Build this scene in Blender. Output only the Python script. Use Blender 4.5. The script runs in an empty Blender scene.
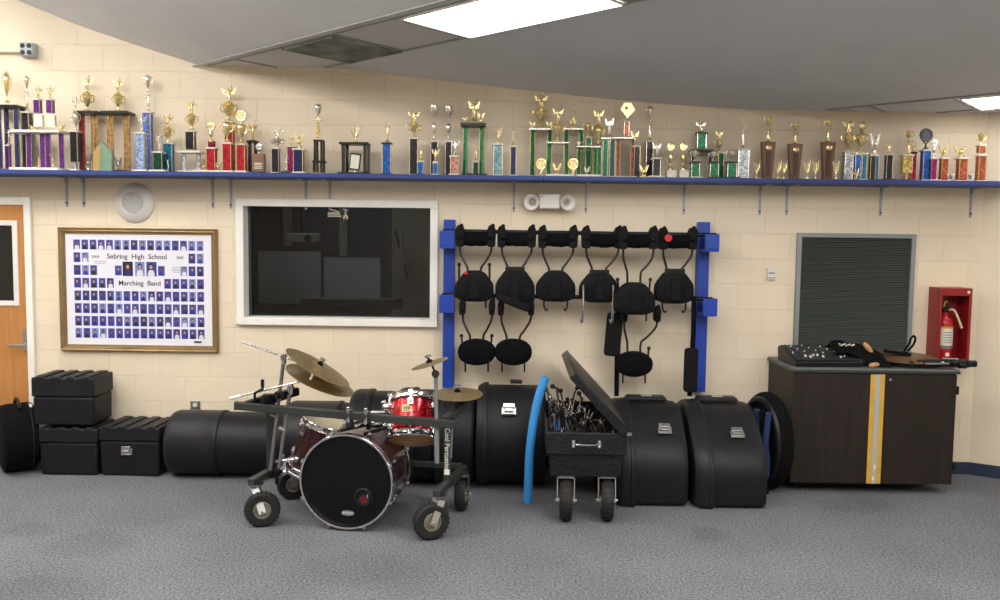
import bpy, bmesh, math, random
from mathutils import Matrix, Vector, Quaternion
PI = math.pi
random.seed(7)
scn = bpy.context.scene
col = scn.collection

# ------------------------------------------------------------------ camera, world, exposure
F = 830.0
CAMD, CAMH, PIT, ROL, YAW = 6.6708, 1.8613, 0.07347, 0.01239, -0.00883
cp, sp, cy_, sy_ = math.cos(PIT), math.sin(PIT), math.cos(YAW), math.sin(YAW)
c_fw = Vector((sy_*cp, cy_*cp, -sp)); rt0 = Vector((cy_, -sy_, 0)); up0 = rt0.cross(c_fw)
c_rt = rt0*math.cos(ROL) + up0*math.sin(ROL); c_up = up0*math.cos(ROL) - rt0*math.sin(ROL)
c_loc = Vector((0, -CAMD, CAMH))
cam_d = bpy.data.cameras.new('camera'); cam = bpy.data.objects.new('camera', cam_d); col.objects.link(cam)
cam_d.sensor_width = 36; cam_d.lens = 36*F/1000; cam_d.clip_start = .05
cam.matrix_world = Matrix(((c_rt.x, c_up.x, -c_fw.x, c_loc.x), (c_rt.y, c_up.y, -c_fw.y, c_loc.y), (c_rt.z, c_up.z, -c_fw.z, c_loc.z), (0, 0, 0, 1)))
scn.camera = cam
w = bpy.data.worlds.new('world'); scn.world = w; w.use_nodes = True
w.node_tree.nodes['Background'].inputs[0].default_value = (.5, .5, .52, 1); w.node_tree.nodes['Background'].inputs[1].default_value = .25
scn.view_settings.view_transform = 'Standard'; scn.view_settings.look = 'None'; scn.view_settings.gamma = 1
scn.view_settings.exposure = 0.0; scn.view_settings.use_curve_mapping = False
PANEL = 16.0          # emission of the fluorescent diffusers

def ray(px, py): return c_fw + c_rt*((px-500)/F) - c_up*((py-300)/F)
def W(px, py, y=0.0):                      # point seen at that spot of the photograph, at depth plane y
    d = ray(px, py); return c_loc + d*((y-c_loc.y)/d.y)
def Fl(px, py, z=0.0):
    d = ray(px, py); return c_loc + d*((z-c_loc.z)/d.z)

# ------------------------------------------------------------------ materials
def lin(c): return tuple(((v/255)/12.92 if v/255 <= .04045 else ((v/255+.055)/1.055)**2.4) for v in c)
MATS = {}
def mat(name, c, rough=.5, metal=0, var=0, vscale=20, bump=0, bscale=60, emit=0, spec=None, coat=0, kind='noise', c2=None):
    if name in MATS: return MATS[name]
    m = bpy.data.materials.new(name); m.use_nodes = True; MATS[name] = m
    nt = m.node_tree; b = nt.nodes['Principled BSDF']; c = lin(c)
    b.inputs['Base Color'].default_value = (*c, 1); b.inputs['Roughness'].default_value = rough; b.inputs['Metallic'].default_value = metal
    if spec is not None: b.inputs['Specular IOR Level'].default_value = spec
    if coat: b.inputs['Coat Weight'].default_value = coat; b.inputs['Coat Roughness'].default_value = .15
    if emit: b.inputs['Emission Color'].default_value = (*c, 1); b.inputs['Emission Strength'].default_value = emit
    if var or bump:
        tc = nt.nodes.new('ShaderNodeTexCoord')
    if var:
        if kind == 'voronoi':
            n = nt.nodes.new('ShaderNodeTexVoronoi'); n.inputs['Scale'].default_value = vscale; out = n.outputs['Color']
            nt.links.new(tc.outputs['Object'], n.inputs['Vector'])
            bw = nt.nodes.new('ShaderNodeRGBToBW'); nt.links.new(out, bw.inputs[0]); out = bw.outputs[0]
        else:
            n = nt.nodes.new('ShaderNodeTexNoise'); n.inputs['Scale'].default_value = vscale; n.inputs['Detail'].default_value = 5; out = n.outputs['Fac']
            if kind == 'grain':
                mp = nt.nodes.new('ShaderNodeMapping'); mp.inputs['Scale'].default_value = (6, 6, .35)
                nt.links.new(tc.outputs['Object'], mp.inputs[0]); nt.links.new(mp.outputs[0], n.inputs['Vector'])
            else: nt.links.new(tc.outputs['Object'], n.inputs['Vector'])
        r = nt.nodes.new('ShaderNodeValToRGB'); r.color_ramp.elements[0].position = .3; r.color_ramp.elements[1].position = .7
        lo = lin(c2) if c2 else tuple(v*(1-var) for v in c)
        hi = c if c2 else tuple(min(1, v*(1+var)) for v in c)
        r.color_ramp.elements[0].color = (*lo, 1); r.color_ramp.elements[1].color = (*hi, 1)
        nt.links.new(out, r.inputs[0]); nt.links.new(r.outputs[0], b.inputs['Base Color'])
    if bump:
        n = nt.nodes.new('ShaderNodeTexNoise'); n.inputs['Scale'].default_value = bscale; n.inputs['Detail'].default_value = 4
        nt.links.new(tc.outputs['Object'], n.inputs['Vector'])
        bp = nt.nodes.new('ShaderNodeBump'); bp.inputs['Strength'].default_value = bump; bp.inputs['Distance'].default_value = .01
        nt.links.new(n.outputs['Fac'], bp.inputs['Height']); nt.links.new(bp.outputs[0], b.inputs['Normal'])
    return m

def wall_mat(name, c, mortar, x0, angle=0):
    m = bpy.data.materials.new(name); m.use_nodes = True; nt = m.node_tree; b = nt.nodes['Principled BSDF']
    b.inputs['Roughness'].default_value = .55
    tc = nt.nodes.new('ShaderNodeTexCoord'); sx = nt.nodes.new('ShaderNodeSeparateXYZ'); nt.links.new(tc.outputs['Object'], sx.inputs[0])
    mx = nt.nodes.new('ShaderNodeMath'); mx.operation = 'SUBTRACT'; mx.inputs[1].default_value = x0 - 40*.4064; nt.links.new(sx.outputs[0], mx.inputs[0])
    mz = nt.nodes.new('ShaderNodeMath'); mz.operation = 'SUBTRACT'; mz.inputs[1].default_value = .1 - 2*.2032; nt.links.new(sx.outputs[2], mz.inputs[0])
    cb = nt.nodes.new('ShaderNodeCombineXYZ'); nt.links.new(mx.outputs[0], cb.inputs[0]); nt.links.new(mz.outputs[0], cb.inputs[1])
    br = nt.nodes.new('ShaderNodeTexBrick'); br.offset = .5; br.inputs['Scale'].default_value = 1
    br.inputs['Brick Width'].default_value = .4064; br.inputs['Row Height'].default_value = .2032; br.inputs['Mortar Size'].default_value = .0045
    br.inputs['Mortar Smooth'].default_value = .6; br.inputs['Bias'].default_value = 0
    L = lin(c); br.inputs['Color1'].default_value = (*L, 1); br.inputs['Color2'].default_value = (*[v*.96 for v in L], 1); br.inputs['Mortar'].default_value = (*lin(mortar), 1)
    nt.links.new(cb.outputs[0], br.inputs['Vector'])
    n = nt.nodes.new('ShaderNodeTexNoise'); n.inputs['Scale'].default_value = 2.2; n.inputs['Detail'].default_value = 6; nt.links.new(tc.outputs['Object'], n.inputs['Vector'])
    mr = nt.nodes.new('ShaderNodeMapRange'); mr.inputs[1].default_value = .3; mr.inputs[2].default_value = .7; mr.inputs[3].default_value = .95; mr.inputs[4].default_value = 1.03
    nt.links.new(n.outputs['Fac'], mr.inputs[0])
    vm = nt.nodes.new('ShaderNodeVectorMath'); vm.operation = 'SCALE'; nt.links.new(br.outputs['Color'], vm.inputs[0]); nt.links.new(mr.outputs[0], vm.inputs['Scale'])
    nt.links.new(vm.outputs[0], b.inputs['Base Color'])
    n2 = nt.nodes.new('ShaderNodeTexNoise'); n2.inputs['Scale'].default_value = 90; nt.links.new(tc.outputs['Object'], n2.inputs['Vector'])
    ma = nt.nodes.new('ShaderNodeMath'); ma.operation = 'MULTIPLY_ADD'; ma.inputs[1].default_value = -1.0
    nm = nt.nodes.new('ShaderNodeMath'); nm.operation = 'MULTIPLY'; nm.inputs[1].default_value = .12; nt.links.new(n2.outputs['Fac'], nm.inputs[0])
    nt.links.new(br.outputs['Fac'], ma.inputs[0]); nt.links.new(nm.outputs[0], ma.inputs[2])
    bp = nt.nodes.new('ShaderNodeBump'); bp.inputs['Strength'].default_value = .5; bp.inputs['Distance'].default_value = .004
    nt.links.new(ma.outputs[0], bp.inputs['Height']); nt.links.new(bp.outputs[0], b.inputs['Normal'])
    return m

def carpet_mat():
    m = bpy.data.materials.new('carpet'); m.use_nodes = True; nt = m.node_tree; b = nt.nodes['Principled BSDF']
    b.inputs['Roughness'].default_value = .95; b.inputs['Specular IOR Level'].default_value = .15
    tc = nt.nodes.new('ShaderNodeTexCoord')
    def noise(s, d): 
        n = nt.nodes.new('ShaderNodeTexNoise'); n.inputs['Scale'].default_value = s; n.inputs['Detail'].default_value = d; nt.links.new(tc.outputs['Object'], n.inputs['Vector']); return n
    n1 = noise(70, 6); n1.inputs['Roughness'].default_value = .75; r1 = nt.nodes.new('ShaderNodeValToRGB')
    r1.color_ramp.elements[0].position = .36; r1.color_ramp.elements[1].position = .64
    r1.color_ramp.elements[0].color = (*lin((66, 68, 72)), 1); r1.color_ramp.elements[1].color = (*lin((136, 138, 142)), 1)
    nt.links.new(n1.outputs['Fac'], r1.inputs[0])
    n2 = noise(1.3, 5); mr = nt.nodes.new('ShaderNodeMapRange'); mr.inputs[1].default_value = .35; mr.inputs[2].default_value = .65; mr.inputs[3].default_value = .9; mr.inputs[4].default_value = 1.08
    nt.links.new(n2.outputs['Fac'], mr.inputs[0])
    vm = nt.nodes.new('ShaderNodeVectorMath'); vm.operation = 'SCALE'; nt.links.new(r1.outputs[0], vm.inputs[0]); nt.links.new(mr.outputs[0], vm.inputs['Scale'])
    out = vm.outputs[0]
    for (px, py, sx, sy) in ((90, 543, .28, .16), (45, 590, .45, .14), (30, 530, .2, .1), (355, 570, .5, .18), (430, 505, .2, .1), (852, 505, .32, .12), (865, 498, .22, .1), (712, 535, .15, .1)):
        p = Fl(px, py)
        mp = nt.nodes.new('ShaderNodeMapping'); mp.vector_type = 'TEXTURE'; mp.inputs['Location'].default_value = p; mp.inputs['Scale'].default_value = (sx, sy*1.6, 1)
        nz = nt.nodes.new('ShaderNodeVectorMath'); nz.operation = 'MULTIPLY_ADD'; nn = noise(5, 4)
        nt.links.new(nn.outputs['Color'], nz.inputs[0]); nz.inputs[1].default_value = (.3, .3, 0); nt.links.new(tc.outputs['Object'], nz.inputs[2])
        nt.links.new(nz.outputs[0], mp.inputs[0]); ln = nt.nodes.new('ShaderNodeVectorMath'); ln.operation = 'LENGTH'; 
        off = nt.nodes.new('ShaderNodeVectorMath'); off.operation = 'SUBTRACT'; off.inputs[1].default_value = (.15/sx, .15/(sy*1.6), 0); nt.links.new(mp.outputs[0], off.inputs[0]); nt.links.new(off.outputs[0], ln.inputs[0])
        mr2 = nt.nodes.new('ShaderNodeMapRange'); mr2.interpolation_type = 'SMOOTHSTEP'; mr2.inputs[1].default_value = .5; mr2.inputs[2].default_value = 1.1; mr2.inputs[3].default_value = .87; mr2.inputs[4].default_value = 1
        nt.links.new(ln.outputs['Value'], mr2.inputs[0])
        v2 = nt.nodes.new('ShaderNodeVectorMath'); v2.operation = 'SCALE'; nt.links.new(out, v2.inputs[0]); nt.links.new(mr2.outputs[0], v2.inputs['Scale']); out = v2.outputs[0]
    nt.links.new(out, b.inputs['Base Color'])
    bp = nt.nodes.new('ShaderNodeBump'); bp.inputs['Strength'].default_value = .25; bp.inputs['Distance'].default_value = .01
    n3 = noise(110, 3); nt.links.new(n3.outputs['Fac'], bp.inputs['Height']); nt.links.new(bp.outputs[0], b.inputs['Normal'])
    return m

def glass_mat(name, tint=(1, 1, 1), ior_f=.06):
    m = bpy.data.materials.new(name); m.use_nodes = True; nt = m.node_tree; nt.nodes.clear()
    o = nt.nodes.new('ShaderNodeOutputMaterial'); mx = nt.nodes.new('ShaderNodeMixShader'); t = nt.nodes.new('ShaderNodeBsdfTransparent'); g = nt.nodes.new('ShaderNodeBsdfGlossy')
    t.inputs[0].default_value = (*tint, 1); g.inputs['Roughness'].default_value = .02; fr = nt.nodes.new('ShaderNodeFresnel'); fr.inputs[0].default_value = 1.45
    nt.links.new(fr.outputs[0], mx.inputs[0]); nt.links.new(t.outputs[0], mx.inputs[1]); nt.links.new(g.outputs[0], mx.inputs[2]); nt.links.new(mx.outputs[0], o.inputs[0])
    return m

CREAM = (232, 217, 192)
M_wall = wall_mat('painted_block', CREAM, (223, 208, 182), W(256.6, 85).x)
M_plaster = mat('painted_plaster', (228, 214, 190), .6, var=.04, vscale=3, bump=.1, bscale=40)
M_carpet = carpet_mat()
M_ceil = mat('ceiling_board', (214, 214, 216), .8, var=.03, vscale=3)
M_tile = mat('ceiling_tile', (208, 206, 202), .9, var=.06, vscale=60, bump=.2, bscale=120)
M_tbar = mat('grid_bar', (160, 158, 156), .5)
M_base = mat('navy_baseboard', (38, 50, 74), .5)
M_white = mat('white_paint', (238, 234, 226), .45, var=.02)
M_whitep = mat('white_plastic', (226, 222, 216), .35)
M_door = mat('oak_door', (186, 128, 72), .4, var=.16, vscale=5, kind='grain')
M_steel = mat('brushed_steel', (190, 190, 188), .3, 1)
M_chrome = mat('chrome', (222, 222, 226), .14, 1)
M_tube = mat('dull_chrome', (150, 150, 152), .38, .9)
M_dsteel = mat('dark_steel', (70, 72, 74), .4, .6)
M_gold = mat('gold_metal', (232, 214, 160), .25, .85, var=.15, vscale=60)
M_silver = mat('silver_metal', (232, 228, 218), .22, .9, var=.15, vscale=60)
M_goldfr = mat('gold_frame', (150, 124, 84), .45, .5, var=.15, vscale=12)
M_case = mat('black_case', (24, 24, 27), .5, spec=.25, var=.12, vscale=8, bump=.08, bscale=90)
M_case2 = mat('black_case_lid', (29, 29, 32), .46, spec=.25, var=.1, vscale=8, bump=.08, bscale=90)
M_fabric = mat('black_fabric', (8, 8, 9), .9, spec=.15, var=.15, vscale=40, bump=.3, bscale=120)
M_pad = mat('black_pad', (15, 15, 17), .75, spec=.2, var=.15, vscale=30, bump=.2, bscale=80)
M_bplas = mat('black_plastic', (20, 20, 22), .4, spec=.3)
M_rod = mat('black_rod', (30, 30, 32), .35, .3)
M_rubber = mat('rubber', (22, 22, 22), .7, bump=.3, bscale=70)
M_blue = mat('blue_paint', (22, 62, 160), .42, var=.06, vscale=8)
M_shelf = mat('blue_shelf', (34, 58, 124), .5, var=.12, vscale=9)
M_noodle = mat('blue_foam', (58, 146, 216), .7, bump=.1)
M_redp = mat('red_paint', (140, 22, 27), .4, var=.06, vscale=9)
M_redx = mat('extinguisher_red', (176, 22, 30), .3)
M_red = mat('red_label', (206, 34, 36), .5)
M_rail = mat('charcoal_tube', (62, 64, 62), .45, .4)
M_sparkle = mat('red_sparkle', (184, 16, 34), .22, .45, var=.7, vscale=130, kind='voronoi', coat=.6)
M_maroon = mat('maroon_wrap', (64, 13, 20), .3, .2, var=.3, vscale=90, kind='voronoi', coat=.5)
M_plum = mat('brown_wrap', (74, 46, 44), .28, .3, var=.35, vscale=60, kind='voronoi', coat=.5)
M_head = mat('cream_drumhead', (206, 192, 160), .55)
M_tan = mat('tan_drumhead', (206, 152, 102), .5, var=.1, vscale=6)
M_bhead = mat('black_drumhead', (11, 12, 14), .38, spec=.25)
M_cymbal = mat('cymbal_brass', (172, 150, 104), .36, .75, var=.12, vscale=14)
M_cymbal2 = mat('bronze_plate', (134, 106, 72), .42, .6, var=.12, vscale=14)
M_wood = mat('dark_laminate', (40, 33, 29), .5, spec=.25, var=.2, vscale=5, kind='grain')
M_grey = mat('grey_trim', (118, 122, 122), .5)
M_greytop = mat('grey_laminate', (96, 100, 98), .5, var=.1, vscale=10)
M_yellow = mat('yellow_tape', (206, 160, 58), .6, var=.1, vscale=14)
M_gtape = mat('silver_tape', (172, 172, 164), .5)
M_lab = mat('paper_label', (226, 222, 206), .6)
M_paper = mat('print_paper', (232, 230, 238), .5)
M_ink = mat('black_ink', (60, 58, 66), .6)
M_navyfab = mat('navy_cloth', (26, 46, 84), .8, var=.2, vscale=20)
M_loover = mat('louver_metal', (84, 90, 86), .5, .3)
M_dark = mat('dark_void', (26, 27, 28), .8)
M_diamond = mat('black_diamond_plate', (34, 34, 36), .35, .4, var=.3, vscale=30, bump=.8, bscale=45)
M_marble = mat('black_marble', (34, 34, 38), .25, var=1.2, vscale=30)
M_wmarble = mat('white_marble', (222, 216, 202), .35, var=.05, vscale=14)
M_walnut = mat('walnut', (124, 88, 64), .45, var=.2, vscale=8, kind='grain')
M_blkl = mat('black_lacquer', (28, 25, 25), .3)
M_glassgreen = mat('green_glass', (132, 160, 136), .15, .1, var=.1)
FOIL = {}
for k, c in dict(red=(176, 24, 44), purple=(92, 30, 118), green=(14, 104, 62), blue=(28, 92, 172), teal=(24, 110, 138), navy=(34, 38, 84), orange=(172, 86, 54), copper=(186, 128, 110), magenta=(146, 24, 92), pink=(214, 48, 84), silver=(176, 178, 186), ice=(150, 172, 206), iceteal=(118, 150, 156), black=(36, 34, 38), dgreen=(20, 70, 52), bronze=(160, 122, 80), maroon=(122, 26, 34), goldf=(196, 168, 96), bluesilver=(88, 110, 176), lgold=(206, 190, 150)).items():
    FOIL[k] = mat('foil_'+k, c, .28, .35, var=.35, vscale=70, kind='voronoi')

# ------------------------------------------------------------------ mesh builder
class MB:
    def __init__(s): s.v = []; s.f = []; s.mi = []; s.m = 0; s.T = Matrix()
    def add(s, vs, fs):
        n = len(s.v); s.v += [s.T @ Vector(v) for v in vs]; s.f += [tuple(i+n for i in f) for f in fs]; s.mi += [s.m]*len(fs); return s
    def box(s, c, d, R=None, top=1.0, topy=None):
        hx, hy, hz = d[0]/2, d[1]/2, d[2]/2; ty = top if topy is None else topy
        vs = [(-hx, -hy, -hz), (hx, -hy, -hz), (hx, hy, -hz), (-hx, hy, -hz), (-hx*top, -hy*ty, hz), (hx*top, -hy*ty, hz), (hx*top, hy*ty, hz), (-hx*top, hy*ty, hz)]
        if R is not None: vs = [R @ Vector(v) for v in vs]
        c = Vector(c); return s.add([Vector(v)+c for v in vs], [(3, 2, 1, 0), (4, 5, 6, 7), (0, 1, 5, 4), (1, 2, 6, 5), (2, 3, 7, 6), (3, 0, 4, 7)])
    def bb(s, x0, x1, y0, y1, z0, z1): return s.box(((x0+x1)/2, (y0+y1)/2, (z0+z1)/2), (abs(x1-x0), abs(y1-y0), abs(z1-z0)))
    def bar(s, a, b, w, h=None, up=(0, 0, 1)):
        a, b = Vector(a), Vector(b); h = h or w; z = (b-a); L = z.length; z = z/L; x = Vector(up).cross(z)
        if x.length < 1e-4: x = Vector((1, 0, 0)).cross(z)
        x.normalize(); y = z.cross(x); R = Matrix((x, y, z)).transposed(); return s.box((a+b)/2, (w, h, L), R)
    def lathe(s, prof, o=(0, 0, 0), ax=(0, 0, 1), n=16, cap=True, sy=1.0):
        ax = Vector(ax).normalized(); q = Vector((0, 0, 1)).rotation_difference(ax); o = Vector(o); vs = []; fs = []
        for r, h in prof:
            for i in range(n):
                a = 2*PI*i/n; vs.append(o + q @ Vector((r*math.cos(a), r*math.sin(a)*sy, h)))
        for k in range(len(prof)-1):
            for i in range(n):
                j = (i+1) % n; fs.append((k*n+i, k*n+j, (k+1)*n+j, (k+1)*n+i))
        if cap:
            if prof[0][0] > 1e-5: fs.append(tuple(range(n-1, -1, -1)))
            if prof[-1][0] > 1e-5: fs.append(tuple((len(prof)-1)*n+i for i in range(n)))
        return s.add(vs, fs)
    def cyl(s, a, b, r, r2=None, n=12):
        a, b = Vector(a), Vector(b); return s.lathe([(r, 0), (r if r2 is None else r2, (b-a).length)], a, b-a, n)
    def tube(s, pts, r, n=8, r2=None, closed=False):
        pts = [Vector(p) for p in pts]; N = len(pts); vs = []; fs = []; ref = None
        for i, p in enumerate(pts):
            if closed: t = (pts[(i+1) % N]-pts[i-1])
            else: t = pts[min(i+1, N-1)]-pts[max(i-1, 0)]
            t.normalize()
            if ref is None: ref = t.orthogonal().normalized()
            ref = (ref - t*ref.dot(t)); 
            if ref.length < 1e-5: ref = t.orthogonal()
            ref.normalize(); bi = t.cross(ref); rr = r if r2 is None else r+(r2-r)*i/(N-1)
            for k in range(n):
                a = 2*PI*k/n; vs.append(p + (ref*math.cos(a)+bi*math.sin(a))*rr)
        for i in range(N if closed else N-1):
            i2 = (i+1) % N
            for k in range(n):
                j = (k+1) % n; fs.append((i*n+k, i*n+j, i2*n+j, i2*n+k))
        if not closed: fs.append(tuple(range(n-1, -1, -1))); fs.append(tuple((N-1)*n+k for k in range(n)))
        return s.add(vs, fs)
    def ball(s, c, r, sc=(1, 1, 1), n=12, m=8):
        prof = [(max(1e-6, r*math.sin(PI*i/m)), -r*math.cos(PI*i/m)) for i in range(m+1)]
        T = s.T; s.T = T @ Matrix.Translation(c) @ Matrix.Diagonal((*sc, 1)); s.lathe(prof, n=n, cap=False); s.T = T; return s
    def ring(s, c, R, r, ax=(0, 0, 1), n=28, m=8, sy=1.0):
        q = Vector((0, 0, 1)).rotation_difference(Vector(ax).normalized()); c = Vector(c)
        return s.tube([c+q @ Vector((R*math.cos(2*PI*i/n), R*math.sin(2*PI*i/n)*sy, 0)) for i in range(n)], r, m, closed=True)
    def prism(s, poly, d0, d1, axes='xz', inset=0.0):       # polygon extruded along the third axis
        def P(a, b, t): return {'xz': (a, t, b), 'yz': (t, a, b), 'xy': (a, b, t)}[axes]
        n = len(poly); vs = [P(a, b, d0) for a, b in poly]+[P(a, b, d1) for a, b in poly]
        fs = [tuple(range(n)), tuple(range(2*n-1, n-1, -1))]+[(i, i+n, (i+1) % n+n, (i+1) % n) for i in range(n)]
        return s.add(vs, fs)
def arc(pts, k=3):                          # rounds a polyline (Catmull-Rom)
    pts = [Vector(p) for p in pts]; o = []
    for i in range(len(pts)-1):
        p0, p1, p2, p3 = pts[max(i-1, 0)], pts[i], pts[i+1], pts[min(i+2, len(pts)-1)]
        for j in range(k):
            t = j/k; o.append(.5*((2*p1)+(p2-p0)*t+(2*p0-5*p1+4*p2-p3)*t*t+(3*p1-p0-3*p2+p3)*t**3))
    o.append(pts[-1]); return o
def roundpoly(poly, r, k=4):                # polygon with rounded corners
    o = []; n = len(poly)
    for i in range(n):
        p = Vector(poly[i]); a = Vector(poly[i-1]); b = Vector(poly[(i+1) % n])
        rr = r[i] if isinstance(r, (list, tuple)) else r
        rr = min(rr, (a-p).length*.48, (b-p).length*.48)
        p1 = p+(a-p).normalized()*rr; p2 = p+(b-p).normalized()*rr
        for j in range(k+1):
            t = j/k; o.append(tuple(p1*(1-t)**2+p*2*t*(1-t)+p2*t*t))
    return o

def obj(name, mb, mats, parent=None, smooth=True, bevel=0, seg=2, label=None, local=False):
    me = bpy.data.meshes.new(name); vs = mb.v
    if parent is not None and not local:
        inv = parent_mw(parent).inverted(); vs = [inv @ v for v in vs]
    me.from_pydata([tuple(v) for v in vs], [], mb.f)
    if not isinstance(mats, (list, tuple)): mats = [mats]
    for m in mats: me.materials.append(m)
    me.polygons.foreach_set('material_index', mb.mi)
    bm = bmesh.new(); bm.from_mesh(me); bmesh.ops.recalc_face_normals(bm, faces=bm.faces); bm.to_mesh(me); bm.free()
    if smooth: me.shade_smooth(); me.set_sharp_from_angle(angle=math.radians(38))
    o = bpy.data.objects.new(name, me); col.objects.link(o)
    if parent is not None: o.parent = parent
    if bevel:
        b = o.modifiers.new('bevel', 'BEVEL'); b.width = bevel; b.segments = seg; b.limit_method = 'ANGLE'; b.angle_limit = math.radians(40)
    if label: o['label'] = label
    return o
def parent_mw(o):
    m = o.matrix_basis.copy(); p = o.parent
    while p is not None: m = p.matrix_basis @ m; p = p.parent
    return m
def tag(o, label=None, cat=None, group=None, kind=None):
    if label: o['label'] = label
    if cat: o['category'] = cat
    if group: o['group'] = group
    if kind: o['kind'] = kind
    return o
def thing(name, label, cat, loc=(0, 0, 0), rz=0, group=None, rot=None):
    o = bpy.data.objects.new(name, None); col.objects.link(o); o.empty_display_size = .05
    o.location = loc; o.rotation_euler = rot if rot else (0, 0, rz)
    return tag(o, label, cat, group)
def struct(name, mb, m, parent=None, **k):
    o = obj(name, mb, m, parent, **k)
    if parent is None: o['kind'] = 'structure'
    return o
def copy_tree(o, parent=None):
    c = o.copy(); col.objects.link(c); c.parent = parent
    for ch in [x for x in bpy.data.objects if x.parent == o]: copy_tree(ch, c)
    return c
def text(body, size, m, parent, loc, rot, name='lettering', extrude=.0008, align='CENTER', sx=1.0, label=None, bold=0):
    cu = bpy.data.curves.new(name, 'FONT'); cu.body = body; cu.size = size; cu.align_x = align; cu.align_y = 'CENTER'; cu.extrude = extrude; cu.offset = bold
    t = bpy.data.objects.new('t', cu); col.objects.link(t); bpy.context.view_layer.update()
    me = bpy.data.meshes.new_from_object(t.evaluated_get(bpy.context.evaluated_depsgraph_get())); bpy.data.objects.remove(t)
    Rm = rot if isinstance(rot, Matrix) else Matrix.Rotation(rot[2], 4, 'Z') @ Matrix.Rotation(rot[1], 4, 'Y') @ Matrix.Rotation(rot[0], 4, 'X')
    T = Matrix.Translation(loc) @ Rm @ Matrix.Diagonal((sx, 1, 1, 1))
    if parent is not None: T = parent_mw(parent).inverted() @ T
    me.transform(T); me.materials.clear(); me.materials.append(m); me.name = name
    o = bpy.data.objects.new(name, me); col.objects.link(o); o.parent = parent
    if label: o['label'] = label
    return o
UPR = (PI/2, 0, 0)          # text upright, facing the camera side

# ------------------------------------------------------------------ the room
BX, BY = 3.772, 0.0
AD = Vector((math.cos(math.radians(-33)), math.sin(math.radians(-33)), 0))
AE = Vector((BX, 0, 0)) + AD*3.6
ZT = 4.3
wx0, wx1 = W(242, 260).x, W(433.5, 260).x            # window opening
wz0, wz1 = W(340, 320).z, W(340, 204).z
mb = MB()
mb.bb(-7, wx0, 0, .2, 0, ZT); mb.bb(wx1, BX+.15, 0, .2, 0, ZT); mb.bb(wx0, wx1, 0, .2, 0, wz0); mb.bb(wx0, wx1, 0, .2, wz1, ZT)
struct('wall_back', mb, M_wall, smooth=False)
mb = MB(); nrm = Vector((-AD.y, AD.x, 0)); a = Vector((BX, 0, 0)); b = AE
mb.add([a, b, b+nrm*.2, a+nrm*.2, a+Vector((0, 0, ZT)), b+Vector((0, 0, ZT)), b+nrm*.2+Vector((0, 0, ZT)), a+nrm*.2+Vector((0, 0, ZT))], [(0, 1, 2, 3), (4, 5, 6, 7), (0, 1, 5, 4), (1, 2, 6, 5), (2, 3, 7, 6), (3, 0, 4, 7)])
struct('wall_angled', mb, M_plaster, smooth=False)
mb = MB(); mb.bb(AE.x, AE.x+.2, -10, AE.y+.1, 0, ZT); struct('wall_right', mb, M_wall, smooth=False)
mb = MB(); mb.bb(-7.2, -7, -10, .2, 0, ZT); struct('wall_left', mb, M_wall, smooth=False)
mb = MB(); mb.bb(-7.2, AE.x+.2, -10.2, -10, 0, ZT); struct('wall_front', mb, M_plaster, smooth=False)
mb = MB(); mb.bb(-7.2, AE.x+.2, -10.2, .2, -.1, 0); struct('floor', mb, M_carpet, smooth=False)
# baseboards
mb = MB(); mb.bb(W(33, 400).x, BX, -.012, 0, 0, .1); struct('baseboard_back', mb, M_base, bevel=.003)
mb = MB(); mb.bar(a+Vector((0, 0, .05))-nrm*.006, b+Vector((0, 0, .05))-nrm*.006, .012, .1); struct('baseboard_angled', mb, M_base)

# tiered ceiling: a profile along the wall, run diagonally across the room
E1 = Vector((math.cos(math.radians(-41.5)), math.sin(math.radians(-41.5)), 0)); E2 = Vector((-E1.y, E1.x, 0))
PROF = [(-22, 3.95), (-4.9, 3.95), (-4.45, 3.86), (-3.957, 3.694), (-3.5, 3.513), (-3.044, 3.363), (-2.56, 3.215), (-2.514, 3.2), (-1.443, 3.2), (-.872, 3.137), (-.08, 3.052), (.712, 2.975), (1.2, 2.94), (1.6, 2.918), (2.0, 2.905), (2.3, 2.9), (7.5, 2.9), (8.2, 2.9)]
def ceil_quad(mb, i0, i1, t1=17.0):
    P = PROF[i0:i1+1]; n = len(P)
    vs = [(x, .05, z) for x, z in P]+[(x+E1.x*t1, E1.y*t1, z) for x, z in P]
    mb.add(vs, [(i, i+1, n+i+1, n+i) for i in range(n-1)])
mb = MB(); ceil_quad(mb, 0, 7); ceil_quad(mb, 8, len(PROF)-1); struct('ceiling', mb, M_ceil)
mb = MB(); ceil_quad(mb, 7, 8); mb.v = [v-Vector((0, 0, 0)) for v in mb.v]; struct('ceiling_tiles', mb, M_tile)
def EP(e1, e2, z): return E1*e1+E2*e2+Vector((0, 0, z))
mb = MB(); zb = 3.2-.004
L1c, L4c = Vector((-2.51, 0, 0)).dot(E2), Vector((-1.443, 0, 0)).dot(E2)
mb.bar(EP(-1.93, L1c, zb), EP(6, L1c, zb), .014, .008); mb.bar(EP(-1.93, L1c+.075, zb), EP(6, L1c+.075, zb), .012, .006); mb.bar(EP(-1.1, L4c-.015, zb), EP(6, L4c-.015, zb), .022, .01)
for e in (-1.39, -.78, -.165, .455, 1.76, 2.37, 2.98): mb.bar(EP(e, L1c+.075, zb), EP(e, L4c-.015, zb), .018, .01)
struct('trim_1', mb, M_tbar, smooth=False)
mb = MB(); zb2 = 2.9-.004
mb.bar(EP(1.92, 1.56, zb2), EP(6, 1.56, zb2), .03, .012); mb.bar(EP(2.2, 2.24, zb2), EP(6, 2.24, zb2), .022, .01)
mb.bar(EP(2.22, 1.56, zb2), EP(2.22, 2.24, zb2), .018, .01); mb.bar(EP(2.80, 1.56, zb2), EP(2.80, 2.24, zb2), .018, .01)
struct('trim_2', mb, M_tbar, smooth=False)
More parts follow.
